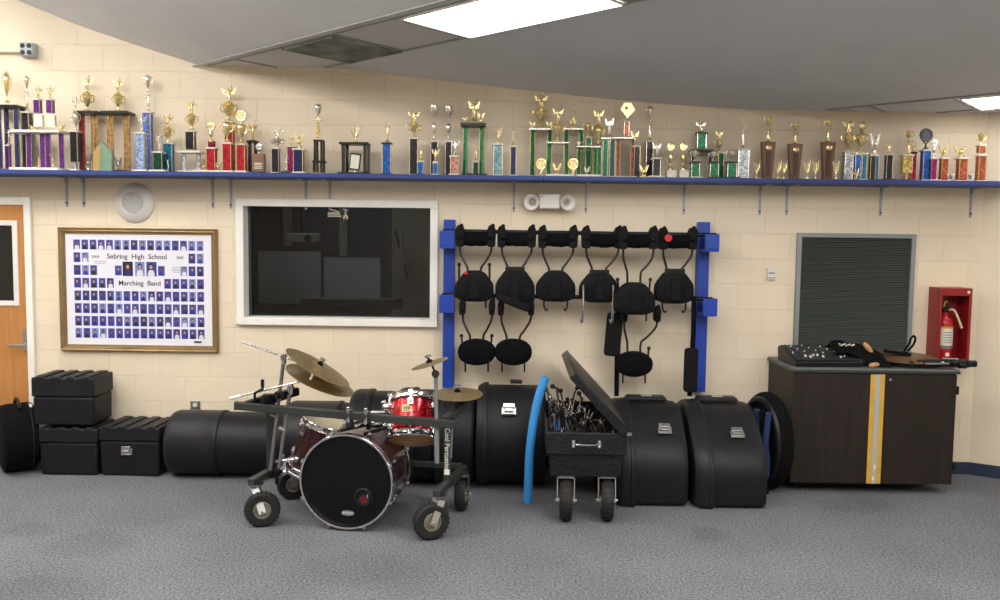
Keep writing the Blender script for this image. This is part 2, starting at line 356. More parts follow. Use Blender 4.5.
M_diff = mat('light_diffuser', (255, 253, 250), .5, emit=PANEL)
M_diff3 = mat('light_diffuser_raised', (255, 253, 250), .5, emit=PANEL*1.1)  # output raised to lift the middle of the back wall
M_diff2 = mat('light_diffuser_lowered', (255, 252, 248), .5, emit=PANEL*.36)  # output of the two visible panels lowered to balance the wall near them
def panel(label, e1, e2, z, group=None):
    c = EP(e1+.61, e2+.305, z); t = thing('ceiling_light', label, 'ceiling light', c, math.radians(-41.5), group)
    f = MB()
    for s in (-1, 1): f.bb(-.61, .61, s*.305-.012*(s > 0), s*.305+.012*(s < 0), -.012, .0); f.bb(s*.61-.012*(s > 0), s*.61+.012*(s < 0), -.305, .305, -.012, 0)
    obj('frame', f, M_white, t, local=True)
    d = MB(); d.bb(-.598, .598, -.293, .293, -.009, -.001); obj('diffuser', d, (M_diff3 if z < 3.5 else M_diff) if group else M_diff2, t, local=True)
    return t
panel('long white fluorescent panel glowing in the tile strip above the window', .50, L1c+.085, 3.195)
panel('fluorescent panel at the right edge, over the end of the trophy shelf', 2.83, 1.605, 2.895)
RL = 'unseen fluorescent panels over the rest of the room'
for e1, e2, z in tuple((e1, L1c+.085, 3.195) for e1 in (2.33, 3.55, 4.77, 5.99, 7.21)) + ((7.0, 1.605, 2.895),) + tuple((e1, -4.1, 3.94) for e1 in (-3.9, -1.4, .2, 1.8, 3.6, 5.7)) + tuple((e1, -5.0, 3.94) for e1 in (-3.0,)) + tuple((e1, -6.2, 3.94) for e1 in (-1.9, .5, 2.9, 5.3)) + ((-2.0, -5.0, 3.94), (-.6, -5.0, 3.94)):
    panel('unseen fluorescent ceiling panel outside the view, placed to light the room', e1, e2, z, RL)  # panels out of view, several added to brighten the left and middle wall

# stained ceiling grille
c = EP(-.4725, (L1c+L4c+.06)/2, 3.193); t = thing('ceiling_vent', 'grey stained square vent in the ceiling tile strip', 'ceiling vent', c, math.radians(-41.5))
f = MB()
for s in (-1, 1): f.bb(-.3, .3, s*.3-.02*(s > 0), s*.3+.02*(s < 0), -.012, 0); f.bb(s*.3-.02*(s > 0), s*.3+.02*(s < 0), -.3, .3, -.012, 0)
M_vent = mat('vent_metal', (172, 176, 168), .7, var=.5, vscale=5, c2=(92, 98, 94))
obj('frame', f, M_vent, t, local=True)
f = MB()
for i in range(26): y = -.28+.0224*i; f.box((0, y, -.008), (.57, .018, .003), Matrix.Rotation(.15, 3, 'X'))
obj('grille', f, M_vent, t, local=True)
f = MB(); f.bb(-.29, .29, -.29, .29, -.004, -.001); obj('backing', f, mat('vent_back', (120, 124, 118), .8, var=.5, vscale=4, c2=(48, 52, 50)), t, local=True)

# ------------------------------------------------------------------ window and the dim room behind it
fw = W(237, 260).x, W(438, 260).x; fz = W(340, 325.5).z, W(340, 199.5).z
t = MB()
t.bb(fw[0], fw[1], -.03, .02, fz[1]-.062, fz[1]); t.bb(fw[0], fw[1], -.045, .02, fz[0], fz[0]+.06)
t.bb(fw[0], fw[0]+.062, -.03, .02, fz[0]+.06, fz[1]-.062); t.bb(fw[1]-.062, fw[1], -.03, .02, fz[0]+.06, fz[1]-.062)
for x in (wx0, wx1-.015): t.bb(x, x+.015, .02, .2, wz0, wz1)
t.bb(wx0+.015, wx1-.015, .02, .2, wz0, wz0+.015); t.bb(wx0+.015, wx1-.015, .02, .2, wz1-.015, wz1)
win = struct('window_1', t, M_white, bevel=.004)
g = MB(); g.bb(wx0+.016, wx1-.016, .12, .126, wz0+.016, wz1-.016); obj('pane', g, glass_mat('window_glass', (.62, .66, .7)), win)
st = MB()
q0 = W(340, 213.5, .118)
for (dx, dz, w_, h_) in ((-.05, .0, .10, .022), (-.05, .025, .08, .014), (-.045, -.022, .11, .012), (.045, 0, .014, .05), (.045, .03, .04, .012), (.033, -.03, .012, .03), (.058, -.03, .012, .03)): st.box(q0+Vector((dx, 0, dz)), (w_, .002, h_), Matrix.Rotation(.25 if dz > 0 else 0, 3, 'Y'))
obj('sticker', st, M_lab, win, label='white sticker near the top of the pane')
D = 3.4
mb = MB(); mb.bb(-5.2, 1.8, D, D+.1, 0, 3.0); struct('wall_far', mb, mat('far_navy', (40, 50, 84), .9), smooth=False)
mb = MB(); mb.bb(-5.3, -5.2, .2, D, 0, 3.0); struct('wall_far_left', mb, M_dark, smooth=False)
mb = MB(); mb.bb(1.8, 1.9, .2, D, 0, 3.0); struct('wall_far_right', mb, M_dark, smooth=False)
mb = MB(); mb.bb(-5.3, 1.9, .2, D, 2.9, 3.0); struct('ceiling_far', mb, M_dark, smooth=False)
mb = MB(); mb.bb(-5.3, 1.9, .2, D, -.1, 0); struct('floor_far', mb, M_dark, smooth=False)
p = Vector((-1.7, 1.9, 2.88)); t = thing('ceiling_light', 'unseen dim fill panel added to light the room behind the window', 'ceiling light', p)  # unseen panel added to brighten what shows through the glass
m = MB(); m.box((0, 0, 0), (.62, 1.22, .03)); obj('frame', m, M_white, t, local=True)
m = MB(); m.box((0, 0, -.017), (.58, 1.18, .004)); obj('diffuser', m, mat('fill_diffuser', (255, 250, 240), .5, emit=4.5), t, local=True)
M_wb = mat('whiteboard', (190, 196, 206), .5, var=.06, vscale=3)
def wrect(x0, y0, x1, y1, Y): a = W(x0, y0, Y); b = W(x1, y1, Y); return a.x, b.x, b.z, a.z
for nm, lab, r in (('whiteboard', 'larger left whiteboard seen dimly through the window', (258, 251, 321, 304)), ('whiteboard', 'right whiteboard behind the keyboard seen through the window', (324, 257, 380, 306))):
    x0, x1, z0, z1 = wrect(*r, D-.06); z0 = max(z0, .3)
    t = thing(nm, lab, 'whiteboard', ((x0+x1)/2, D-.06, z0), group='whiteboards behind the window')
    m = MB(); m.bb(x0, x1, D-.06, D-.02, z0, z1); obj('writing_surface', m, M_wb, t)
    m = MB(); m.bb(x0-.02, x1+.02, D-.065, D, z1, z1+.03); m.bb(x0-.02, x1+.02, D-.1, D, z0-.03, z0); m.bb(x0-.02, x0, D-.065, D, z0, z1); m.bb(x1, x1+.02, D-.065, D, z0, z1); obj('frame', m, M_dark, t)
M_pil = mat('far_pillar', (150, 146, 136), .9)
for i, r in enumerate(((283, 200, 289, 246), (339, 200, 347, 256), (392, 200, 432, 330))):
    x0, x1, z0, z1 = wrect(*r, D-.12 if i < 2 else D-.02)
    m = MB(); m.bb(x0, x1, D-(.12 if i < 2 else .02), D, max(z0, .02), 2.88); struct('trim_%d' % (3+i), m, M_pil, smooth=False)
t = thing('hanging_flag', 'striped flag on a slanted pole seen through the window glass', 'flag', W(398, 262, D-.35))
m = MB(); m.cyl(W(395, 230, D-.42), W(407, 278, D-.3), .012); m.cyl(W(401, 255, D-.35), W(401, 255, D-.02), .014); obj('pole', m, M_dark, t)
m = MB(); n = 9
for i in range(n):
    m.m = i % 2; u0, u1 = i/n, (i+1)/n
    a = W(391+11*u0, 246-12*u0, D-.4); b_ = W(391+11*u1, 246-12*u1, D-.4); c_ = W(395+11*u1, 263+4*u1, D-.36); d_ = W(395+11*u0, 263+4*u0, D-.36)
    off = Vector((0, .012, 0)); m.add([a, b_, c_, d_, a+off, b_+off, c_+off, d_+off], [(0, 1, 2, 3), (7, 6, 5, 4), (0, 4, 5, 1), (2, 6, 7, 3), (1, 5, 6, 2), (0, 3, 7, 4)])
obj('cloth', m, [mat('flag_dark', (120, 50, 60), .9), mat('flag_pale', (190, 184, 176), .9)], t)
t = thing('projector', 'ceiling projector hanging beside the pale pillar behind the window', 'projector', W(300, 240, 2.6))
m = MB(); p = W(303, 238, 2.6); m.box(p, (.34, .26, .11)); obj('body', m, M_pil, t, bevel=.02)
m = MB(); m.cyl(p+Vector((0, 0, .05)), Vector((p.x, p.y, 2.9)), .02); obj('mount', m, M_dark, t)
m = MB(); m.cyl(p+Vector((.09, -.17, 0)), p+Vector((.09, -.12, 0)), .04); obj('lens', m, M_bplas, t)
p = W(352, 303, 1.6); t = thing('keyboard', 'dark electronic keyboard on a stand just behind the window sill', 'keyboard', (p.x, 1.6, 0))
m = MB(); m.box((p.x, 1.6, p.z), (1.0, .3, .09), top=.97); obj('body', m, M_bplas, t, bevel=.01)
m = MB()
for i in range(24): m.box((p.x-.44+.038*i, 1.5, p.z+.05), (.03, .12, .012))
obj('keys', m, M_pil, t)
for s in (-1, 1):
    m = MB(); m.bar((p.x-.35*s, 1.6+.02*s, 0), (p.x+.35*s, 1.6+.02*s, p.z-.05), .03); obj('leg', m, M_dark, t)

# ------------------------------------------------------------------ door at the left
dl, dr = -5.05, W(27, 260).x; dz = W(15, 205).z
fr = MB(); ft = W(20, 197).z
fr.bb(dr, dr+.055, -.035, 0, 0, ft); fr.bb(dl-.055, dl, -.035, 0, 0, ft); fr.bb(dl, dr, -.035, 0, dz, ft)
d = struct('door_1', fr, M_white, bevel=.004)
m = MB(); gx0, gx1, gz0, gz1 = W(2, 220).x-.12, W(18.5, 260).x, W(10, 303).z, W(10, 223).z
m.bb(dl, gx0, -.02, -.001, .01, dz); m.bb(gx1, dr, -.02, -.001, .01, dz); m.bb(gx0, gx1, -.02, -.001, .01, gz0); m.bb(gx0, gx1, -.02, -.001, gz1, dz); obj('door_leaf', m, M_door, d, smooth=False, label='honey oak door leaf')
m = MB()
for x0, x1, z0, z1 in ((gx0-.01, gx0+.03, gz0-.02, gz1+.02), (gx1-.03, gx1+.012, gz0-.02, gz1+.02), (gx0+.03, gx1-.03, gz0-.02, gz0+.02), (gx0+.03, gx1-.03, gz1-.02, gz1+.02)): m.bb(x0, x1, -.03, -.002, z0, z1)
obj('vision_frame', m, M_whitep, d, bevel=.003)
m = MB(); m.bb(gx0+.03, gx1-.03, -.012, -.006, gz0+.02, gz1-.02); obj('pane', m, mat('door_glass', (22, 24, 28), .08), d)
h = W(29, 340, -.02); m = MB(); m.bb(h.x-.045, h.x-.005, -.032, -.02, h.z-.09, h.z+.09); m.cyl((h.x-.025, -.03, h.z-.035), (h.x-.025, -.08, h.z-.035), .012); m.tube([(h.x-.025, -.08, h.z-.035), (h.x-.08, -.085, h.z-.033), (h.x-.14, -.08, h.z-.037)], .011)
obj('door_handle', m, M_steel, d, label='satin steel lever handle')

# ------------------------------------------------------------------ small wall fixtures
c = W(135, 203); t = thing('wall_speaker', 'round white speaker on the wall above the framed photographs', 'speaker', (c.x, 0, c.z))
m = MB(); m.lathe([(.158, 0), (.158, .012), (.15, .022), (.095, .05), (.088, .044), (.088, .03), (0, .03)], (0, 0, 0), (0, -1, 0), 40); obj('housing', m, M_whitep, t, local=True)
m = MB(); m.lathe([(.087, .031), (.086, .04), (.06, .047), (0, .05)], (0, 0, 0), (0, -1, 0), 32); obj('grille', m, mat('speaker_grille', (186, 184, 182), .6, var=.2, vscale=160), t, local=True)
c = W(549, 202); t = thing('emergency_light', 'white twin-head emergency light under the trophy shelf', 'emergency light', (c.x, 0, c.z))
m = MB(); m.box((0, -.05, 0), (.165, .09, .115)); obj('housing', m, M_whitep, t, local=True, bevel=.01)
m = MB(); m.box((-.06, -.097, .035), (.012, .004, .008)); obj('indicator', m, M_red, t, local=True)
for s in (-1, 1):
    m = MB(); ax = Vector((s*.35, -1, -.1)).normalized(); o = Vector((s*.118, -.03, 0)); m.lathe([(.03, 0), (.052, .03), (.062, .065), (.062, .08), (.054, .078), (.03, .05), (0, .045)], o, ax, 24); hd = obj('lamp_head', m, M_whitep, t, local=True)
    m = MB(); m.lathe([(.053, .07), (.035, .052), (.008, .05)], o, ax, 20, cap=False); m.ball(o+ax*.06, .012); obj('reflector', m, M_steel, hd, local=True)
    m = MB(); m.cyl((s*.07, -.04, 0), (s*.118, -.035, 0), .02); obj('bracket', m, M_whitep, t, local=True)
c = W(770.5, 274); t = thing('thermostat', 'small cream thermostat left of the grey louvred grille', 'thermostat', (c.x, 0, c.z))
m = MB(); m.box((0, -.014, 0), (.066, .028, .09)); obj('cover', m, M_whitep, t, local=True, bevel=.004)
m = MB(); m.box((0, -.03, .008), (.045, .004, .01)); obj('display', m, M_grey, t, local=True)
m = MB(); m.box((0, -.03, -.03), (.05, .003, .006)); obj('slot', m, M_grey, t, local=True)
c = W(31, 51); t = thing('outlet_box', 'grey surface-mounted outlet box with conduit, high on the left wall', 'outlet', (c.x, 0, c.z))
m = MB(); m.box((0, -.035, 0), (.11, .07, .11)); obj('box', m, mat('outlet_grey', (176, 182, 190), .5), t, local=True, bevel=.012)
for sx in (-1, 1):
    for sz in (-1, 1): m = MB(); m.cyl((sx*.026, -.071, sz*.026), (sx*.026, -.074, sz*.026), .019, n=16); obj('socket', m, M_bplas, t, local=True)
m = MB(); m.cyl((-.055, -.02, -.014), (-1.6, -.02, -.014), .011); m.box((-.5, -.01, -.014), (.03, .022, .05)); obj('conduit', m, mat('conduit', (196, 182, 156), .4, .3), t, local=True)
c = W(195.5, 408); t = thing('wall_outlet', 'steel outlet plate low on the wall above the large drum case', 'outlet', (c.x, 0, c.z))
m = MB(); m.box((0, -.004, 0), (.08, .008, .12)); obj('plate', m, M_steel, t, local=True, bevel=.002)
for z_ in (-.027, .027): m = MB(); m.box((0, -.01, z_), (.034, .006, .03)); obj('socket', m, M_lab, t, local=True)

# louvred grille
gx0, gx1, gz0, gz1 = W(794.5, 290).x, W(912, 290).x, W(850, 354).z, W(850, 233.5).z
t = thing('wall_grille', 'tall dark louvred wall grille in a grey metal frame', 'grille', ((gx0+gx1)/2, 0, gz0))
m = MB()
for a4 in ((gx0, gx0+.035, gz0, gz1), (gx1-.035, gx1, gz0, gz1), (gx0+.035, gx1-.035, gz0, gz0+.035), (gx0+.035, gx1-.035, gz1-.035, gz1)): m.bb(a4[0], a4[1], -.035, 0, a4[2], a4[3])
obj('frame', m, mat('grille_frame', (140, 144, 146), .5, .3), t, bevel=.003)
m = MB(); n = 46
for i in range(n): m.box(((gx0+gx1)/2, -.018, gz0+.035+(gz1-gz0-.07)*(i+.5)/n), (gx1-gx0-.07, .018, .0045), Matrix.Rotation(.7, 3, 'X'))
obj('louvers', m, M_loover, t)
m = MB(); m.bb(gx0+.03, gx1-.03, -.006, -.001, gz0+.03, gz1-.03); obj('backing', m, mat('grille_dark', (52, 56, 54), .8), t)

# fire extinguisher box
fy = -.175; a = W(940.5, 288, fy); b = W(972.5, 288, fy); zb_ = W(955, 367.5, fy).z
t = thing('extinguisher_cabinet', 'open red metal wall cabinet holding the extinguisher', 'cabinet', (a.x, 0, zb_))
x0, x1, z0, z1 = a.x, b.x, zb_, a.z; m = MB(); k = .008
m.bb(x0, x0+k, fy, 0, z0, z1); m.bb(x1-k, x1, fy, 0, z0, z1); m.bb(x0+k, x1-k, fy, 0, z1-k, z1); m.bb(x0+k, x1-k, fy, 0, z0, z0+k); m.bb(x0+k, x1-k, -.008, 0, z0+k, z1-k)
obj('body', m, M_redp, t, smooth=False)
m = MB(); m.bb(x0, x1, fy-.006, fy, z1-.06, z1); m.bb(x0, x0+.018, fy-.006, fy, z0, z1-.06); m.bb(x1-.022, x1, fy-.006, fy, z0, z1-.06); m.bb(x0+.018, x1-.022, fy-.006, fy, z0, z0+.022); obj('front_rim', m, M_redp, t, bevel=.002)
m = MB(); m.cyl((x1-.035, fy-.006, z1-.03), (x1-.035, fy-.016, z1-.03), .012); obj('lock', m, M_chrome, t)
ex = (x0+.09, -.09); zf = z0+k
t = thing('fire_extinguisher', 'red fire extinguisher with white label standing in the red wall cabinet', 'fire extinguisher', (ex[0], ex[1], zf))
m = MB(); m.lathe([(.055, 0), (.06, .01), (.062, .03), (.062, .33), (.055, .365), (.03, .39), (.022, .4), (.022, .42)], n=24); obj('cylinder', m, M_redx, t, local=True)
m = MB(); m.lathe([(.0632, .16), (.0632, .31)], n=24, cap=False); obj('label_sleeve', m, M_lab, t, local=True, label='white printed label')
m = MB(); m.lathe([(.0636, .295), (.0636, .31)], n=24, cap=False); obj('label_band', m, M_yellow, t, local=True)
m = MB()
for i in range(5): m.box((0, -.0642, .185+.02*i), (.055, .002, .005))
obj('print', m, M_ink, t, local=True)
m = MB(); m.cyl((0, -.0642, .09), (0, -.066, .09), .017); obj('round_sticker', m, M_lab, t, local=True)
m = MB(); m.lathe([(.065, .135), (.065, .155)], n=24, cap=False); obj('strap', m, M_grey, t, local=True)
m = MB(); m.box((0, 0, .44), (.04, .035, .05)); m.bar((-.02, 0, .46), (.05, -.02, .5), .02, .012); m.bar((-.02, 0, .445), (.05, -.02, .452), .02, .01); obj('valve', m, M_bplas, t, local=True)
m = MB(); m.tube(arc([(.02, -.01, .44), (.05, -.035, .44), (.08, -.055, .37), (.105, -.06, .30)]), .009); obj('hose', m, mat('cream_hose', (212, 196, 158), .5), t, local=True)
m = MB(); m.tube([(-.02, -.01, .46), (-.01, -.02, .51), (.005, -.02, .5)], .006); obj('pull_pin', m, M_yellow, t, local=True)

# framed composite photograph
x0, x1, z0, z1 = W(61, 290).x-.0, W(218.5, 290).x, W(140, 351).z, W(140, 228.3).z
t = thing('framed_photograph', 'gold framed composite of blue portraits titled marching band', 'framed picture', ((x0+x1)/2, 0, z0))
def frame_mb(x0, x1, z0, z1, w_, ys):
    m = MB(); prof = ys                                # (inset, y)
    for (i0, y0), (i1, y1) in zip(prof, prof[1:]):
        A = [(x0+i0, y0, z0+i0), (x1-i0, y0, z0+i0), (x1-i0, y0, z1-i0), (x0+i0, y0, z1-i0)]; B = [(x0+i1, y1, z0+i1), (x1-i1, y1, z0+i1), (x1-i1, y1, z1-i1), (x0+i1, y1, z1-i1)]
        m.add(A+B, [(j, (j+1) % 4, 4+(j+1) % 4, 4+j) for j in range(4)])
    return m
m = frame_mb(x0, x1, z0, z1, .05, [(0, -.001), (0, -.03), (.008, -.04), (.018, -.032), (.026, -.034), (.04, -.018), (.046, -.022), (.05, -.012), (.05, -.004), (0, -.001)]); obj('frame', m, M_goldfr, t, smooth=False)
m = MB(); m.bb(x0+.048, x1-.048, -.01, -.004, z0+.048, z1-.048); obj('print', m, M_paper, t, smooth=False)
px0, px1, pz0, pz1 = x0+.05, x1-.05, z0+.05, z1-.05; PW, PH = px1-px0, pz1-pz0
def PU(u, v): return px0+PW*u, pz1-PH*v               # 0..1 across and down the print
m = MB(); SK, DK = 2, 1
def portrait(u, v, w_=.046, h_=.088, big=0):
    cx, cz = PU(u, v); hw, hh = PW*w_/2, PH*h_/2
    m.m = random.choice((0, 0, 0, 5, 6)) if not big else big
    m.box((cx, -.0105, cz), (hw*2, .001, hh*2))
    tx = random.uniform(-.1, .1)*hw
    m.m = random.choice((3, 3, 5, 4, 1)) if big in (0,) else (4 if big != 1 else 3)
    m.prism(roundpoly([(cx-hw*.75+tx, cz-hh), (cx+hw*.75+tx, cz-hh), (cx+hw*.5+tx, cz-hh*.15), (cx-hw*.5+tx, cz-hh*.15)], hw*.3, 2), -.0118, -.0112)
    m.m = 1; m.prism([(cx+tx+hw*.48*math.cos(a*PI/5), cz+hh*.38+hh*.44*math.sin(a*PI/5)) for a in range(10)], -.0124, -.0119)
    m.m = random.choice((2, 2, 7)); m.prism([(cx+tx+hw*.32*math.cos(a*PI/4), cz+hh*.28+hh*.3*math.sin(a*PI/4)) for a in range(8)], -.013, -.0125)
us = [.078+.0563*i for i in range(16)]
rows = [(.095, us), (.21, us[:2]+us[14:]), (.325, us[:3]+[.36]+[.655]+us[13:]), (.44, us[:5]+us[11:]), (.555, us), (.67, us), (.785, us), (.895, us)]
for v, uu in rows:
    for u in uu: portrait(u, v)
portrait(.425, .31, .07, .13, 1); portrait(.508, .31, .065, .13, 6); portrait(.588, .31, .07, .13, 5)
obj('portraits', m, [mat('portrait_blue', (66, 78, 168), .5), mat('portrait_dark', (34, 32, 44), .5), mat('portrait_skin', (196, 150, 128), .5), mat('portrait_navy', (36, 40, 110), .5), mat('portrait_white', (222, 220, 226), .5), mat('portrait_mid', (52, 60, 140), .5), mat('portrait_light', (120, 140, 206), .5), mat('portrait_skin2', (130, 90, 74), .5)], t, smooth=False)
for s_, u, v, sz in (('Sebring  High  School', .49, .2, .056), ('Marching  Band', .505, .44, .055), ('2004', .205, .205, .03), ('2005', .785, .205, .03), ('directors', .235, .26, .018), ('drum majors', .76, .31, .017)):
    X, Z = PU(u, v); 
    if s_[0] in 'SM2': text(s_, sz, M_ink, t, (X, -.0115, Z), UPR, 'title', bold=.0005 if sz > .05 else 0)
m = MB()
for u, v, w_ in ((.235, .245, .09), (.235, .262, .07), (.76, .29, .05), (.76, .305, .07), (.76, .32, .06), (.76, .335, .05)): X, Z = PU(u, v); m.box((X, -.0108, Z), (PW*w_, .001, .004))
obj('fine_print', m, mat('grey_ink', (150, 148, 158), .6), t)
X, Z = PU(.90, .965); m = MB(); m.box((X, -.014, Z), (.06, .003, .016)); obj('name_plate', m, M_dsteel, t)

# ------------------------------------------------------------------ trophy shelf
SHY = -.34
bd = [(-5.6, W(262, 178, SHY).x, 'a'), (W(262, 178, SHY).x, W(543, 178, SHY).x, 'b'), (W(543, 178, SHY).x, W(783, 178, SHY).x, 'c'), (W(783, 178, SHY).x, W(999, 178, SHY).x, 'd')]
SZ = 2.342
t = thing('wall_shelf', 'long blue wall shelf carrying the row of trophies', 'shelf', (0, 0, SZ-.04))
for i, (x0, x1, _) in enumerate(bd):
    m = MB()
    if i == 3: 
        m.prism([(x0+.002, -.005), (3.76, -.005), (3.76+.18, -.14), (x1, SHY), (x0+.002, SHY)], SZ-.034, SZ, 'xy')
    else: m.bb(x0+.002, x1-.002, SHY, -.005, SZ-.034, SZ)
    obj('board', m, M_shelf, t, bevel=.003)
for px in (67, 84, 213, 231, 306, 330, 514, 586, 684, 760, 787, 881, 971):
    X = W(px, 195).x; m = MB(); zt = SZ-.035
    m.box((X, -.004, zt-.115), (.018, .006, .23)); m.box((X, -.14, zt-.004), (.022, .27, .006)); m.box((X, -.016, zt-.02), (.014, .02, .04))
    m.m = 1; m.cyl((X, -.006, zt-.2), (X, -.014, zt-.2), .008)
    obj('bracket', m, [mat('bracket_grey', (160, 164, 174), .5, .3), M_dsteel], t, label='grey shelf bracket')

# --- trophies
GM = {'d': M_dsteel, 'g': M_gold, 's': M_silver, 'w': M_wmarble, 'k': M_blkl}
def topper(m, style, x, y, z0, z1, wd):
    """a gilt ornament between heights z0 and z1"""
    H = z1-z0; o = (x, y, z0); r = wd/2
    def cup(z, h, r, lid=True, hand=True):
        m.lathe([(r*.5, 0), (r*.52, h*.05), (r*.18, h*.1), (r*.12, h*.2), (r*.3, h*.3), (r*.5, h*.45), (r*.68, h*.65), (r*.72, h*.74), (r*.6, h*.8), (r*.76, h*.84), (r*.68, h*.86)]+([(r*.35, h*.92), (r*.08, h*.95), (r*.12, h*.98), (0.0001, h)] if lid else [(r*.5, h*.7), (.0001, h*.6)]), (x, y, z), n=14)
        if hand:
            for s in (-1, 1): m.tube(arc([(x+s*r*.6, y, z+h*.75), (x+s*r*1.02, y, z+h*.8), (x+s*r*1.0, y, z+h*.55), (x+s*r*.5, y, z+h*.42)], 3), r*.09, 5)
    def fig(z, h, r, wings=True, arm=1):
        m.lathe([(r*.55, 0), (r*.6, h*.04), (r*.3, h*.1), (r*.2, h*.13)], (x, y, z), n=10)
        m.ball((x, y, z+h*.16), r*.22)
        m.tube([(x-r*.12, y, z+h*.15), (x-r*.16, y, z+h*.32), (x-r*.08, y, z+h*.48)], r*.12, 6, r*.17); m.tube([(x+r*.18, y-r*.1, z+h*.15), (x+r*.2, y-r*.1, z+h*.32), (x+r*.07, y, z+h*.48)], r*.11, 6, r*.17)
        m.tube(arc([(x, y, z+h*.44), (x, y, z+h*.56), (x, y, z+h*.7), (x, y, z+h*.75)]), r*.2, 8, r*.16); m.ball((x, y, z+h*.81), r*.19)
        for s in (-1, 1):
            m.tube([(x+s*r*.15, y, z+h*.70), (x+s*r*.55, y-.01, z+h*(.78 if s*arm > 0 else .66)), (x+s*r*.5, y-.015, z+h*(.97 if s*arm > 0 else .84))], r*.09, 5, r*.06)
            if wings: m.prism([(x+s*r*.1, z+h*.55), (x+s*r*.75, z+h*.55), (x+s*r*1.0, z+h*.9), (x+s*r*.6, z+h*.78), (x+s*r*.15, z+h*.7)], y+.008, y+.014)
        m.ball((x+arm*r*.5, y-.015, z+h*.97), r*.13)
    if style == 'cup': cup(z0, H, r)
    elif style == 'open': cup(z0, H*1.15, r, False)
    elif style == 'fig': fig(z0, H, r)
    elif style == 'figb': fig(z0, H, r, False, -1)
    elif style == 'cupfig': cup(z0, H*.56, r, True); fig(z0+H*.5, H*.5, r*.95)
    elif style == 'figcup': fig(z0, H*.55, r*.95, False); cup(z0+H*.53, H*.47, r*.85)
    elif style == 'globe':
        m.lathe([(r*.5, 0), (r*.5, H*.06), (r*.15, H*.12), (r*.2, H*.25), (r*.6, H*.38), (r*.75, H*.5)], o, n=14); m.ball((x, y, z0+H*.68), r*.85, (1, 1, 1.0), 16, 12)
    elif style == 'twin':
        m.lathe([(r*.4, 0), (r*.1, H*.08), (r*.1, H*.2), (r*.45, H*.27), (r*.6, H*.38), (r*.45, H*.47), (r*.1, H*.52), (r*.1, H*.62), (r*.5, H*.7), (r*.95, H*.82), (r*.9, H*.95), (r*.5, H)], o, n=14)
    elif style == 'eagle':
        m.lathe([(r*.5, 0), (r*.5, H*.1), (r*.15, H*.2)], o, n=10); m.ball((x, y, z0+H*.4), r*.3, (1, 1, 1.6)); m.ball((x+r*.1, y-.01, z0+H*.68), r*.2)
        for s in (-1, 1): m.prism([(x+s*r*.2, z0+H*.25), (x+s*r*.6, z0+H*.4), (x+s*r, z0+H*.95), (x+s*r*.55, z0+H*.85), (x+s*r*.2, z0+H*.6)], y+.002, y+.012)
    elif style == 'medal':
        m.lathe([(r*.6, 0), (r*.6, H*.05), (r*.2, H*.12), (r*.15, H*.3)], o, n=10); c = (x, y, z0+H*.68)
        m.ring(c, H*.26, H*.055, (0, 1, 0), 20, 6); m.lathe([(H*.2, -.005), (H*.2, .005)], c, (0, 1, 0), 18)
        for s in (-1, 1): m.tube(arc([(x, y, z0+H*.28), (x+s*r*.5, y, z0+H*.38), (x+s*r*.35, y, z0+H*.48)]), H*.03, 5)
    elif style == 'wreath':
        m.lathe([(r*.5, 0), (r*.5, H*.05), (r*.2, H*.12), (r*.12, H*.2), (r*.4, H*.3), (r*.5, H*.38), (r*.3, H*.5)], o, n=12); c = (x, y, z0+H*.7)
        m.ring(c, r*.62, r*.2, (0, 1, 0), 16, 6); m.lathe([(r*.45, -.006), (r*.45, .006)], c, (0, 1, 0), 16)
        for k in range(9): a = -PI*.25+k*PI*1.5/8; m.ball((x+r*.8*math.cos(a), y, z0+H*.7+r*.8*math.sin(a)), r*.17, n=6, m=4)
    elif style == 'lyre':
        m.lathe([(r*.4, 0), (r*.4, H*.06), (r*.12, H*.15), (r*.1, H*.3)], o, n=10)
        for s in (-1, 1): m.tube(arc([(x, y, z0+H*.28), (x+s*r*.45, y, z0+H*.45), (x+s*r*.75, y, z0+H*.75), (x+s*r*.95, y, z0+H)]), r*.14, 6, r*.06); m.tube(arc([(x, y, z0+H*.3), (x+s*r*.2, y, z0+H*.6), (x+s*r*.3, y, z0+H*.9)]), r*.12, 6, r*.05)
    elif style == 'diamond':
        m.lathe([(r*.4, 0), (r*.12, H*.1), (r*.12, H*.2)], o, n=10); m.prism([(x, z0+H*.15), (x+r, z0+H*.62), (x+r*.5, z0+H), (x-r*.5, z0+H), (x-r, z0+H*.62)], y-.012, y+.012); m.bar((x-r*.1, y-.02, z0+H*.3), (x+r*.7, y-.02, z0+H*.75), .012)
        m.ball((x-r*.2, y-.014, z0+H*.7), r*.25)
    elif style == 'spire':
        m.lathe([(r*.7, 0), (r*.7, H*.04), (r*.25, H*.1), (r*.2, H*.3), (r*.5, H*.4), (r*.3, H*.5), (r*.15, H*.6), (r*.15, H*.9), (r*.3, H*.93), (.0001, H)], o, n=10)
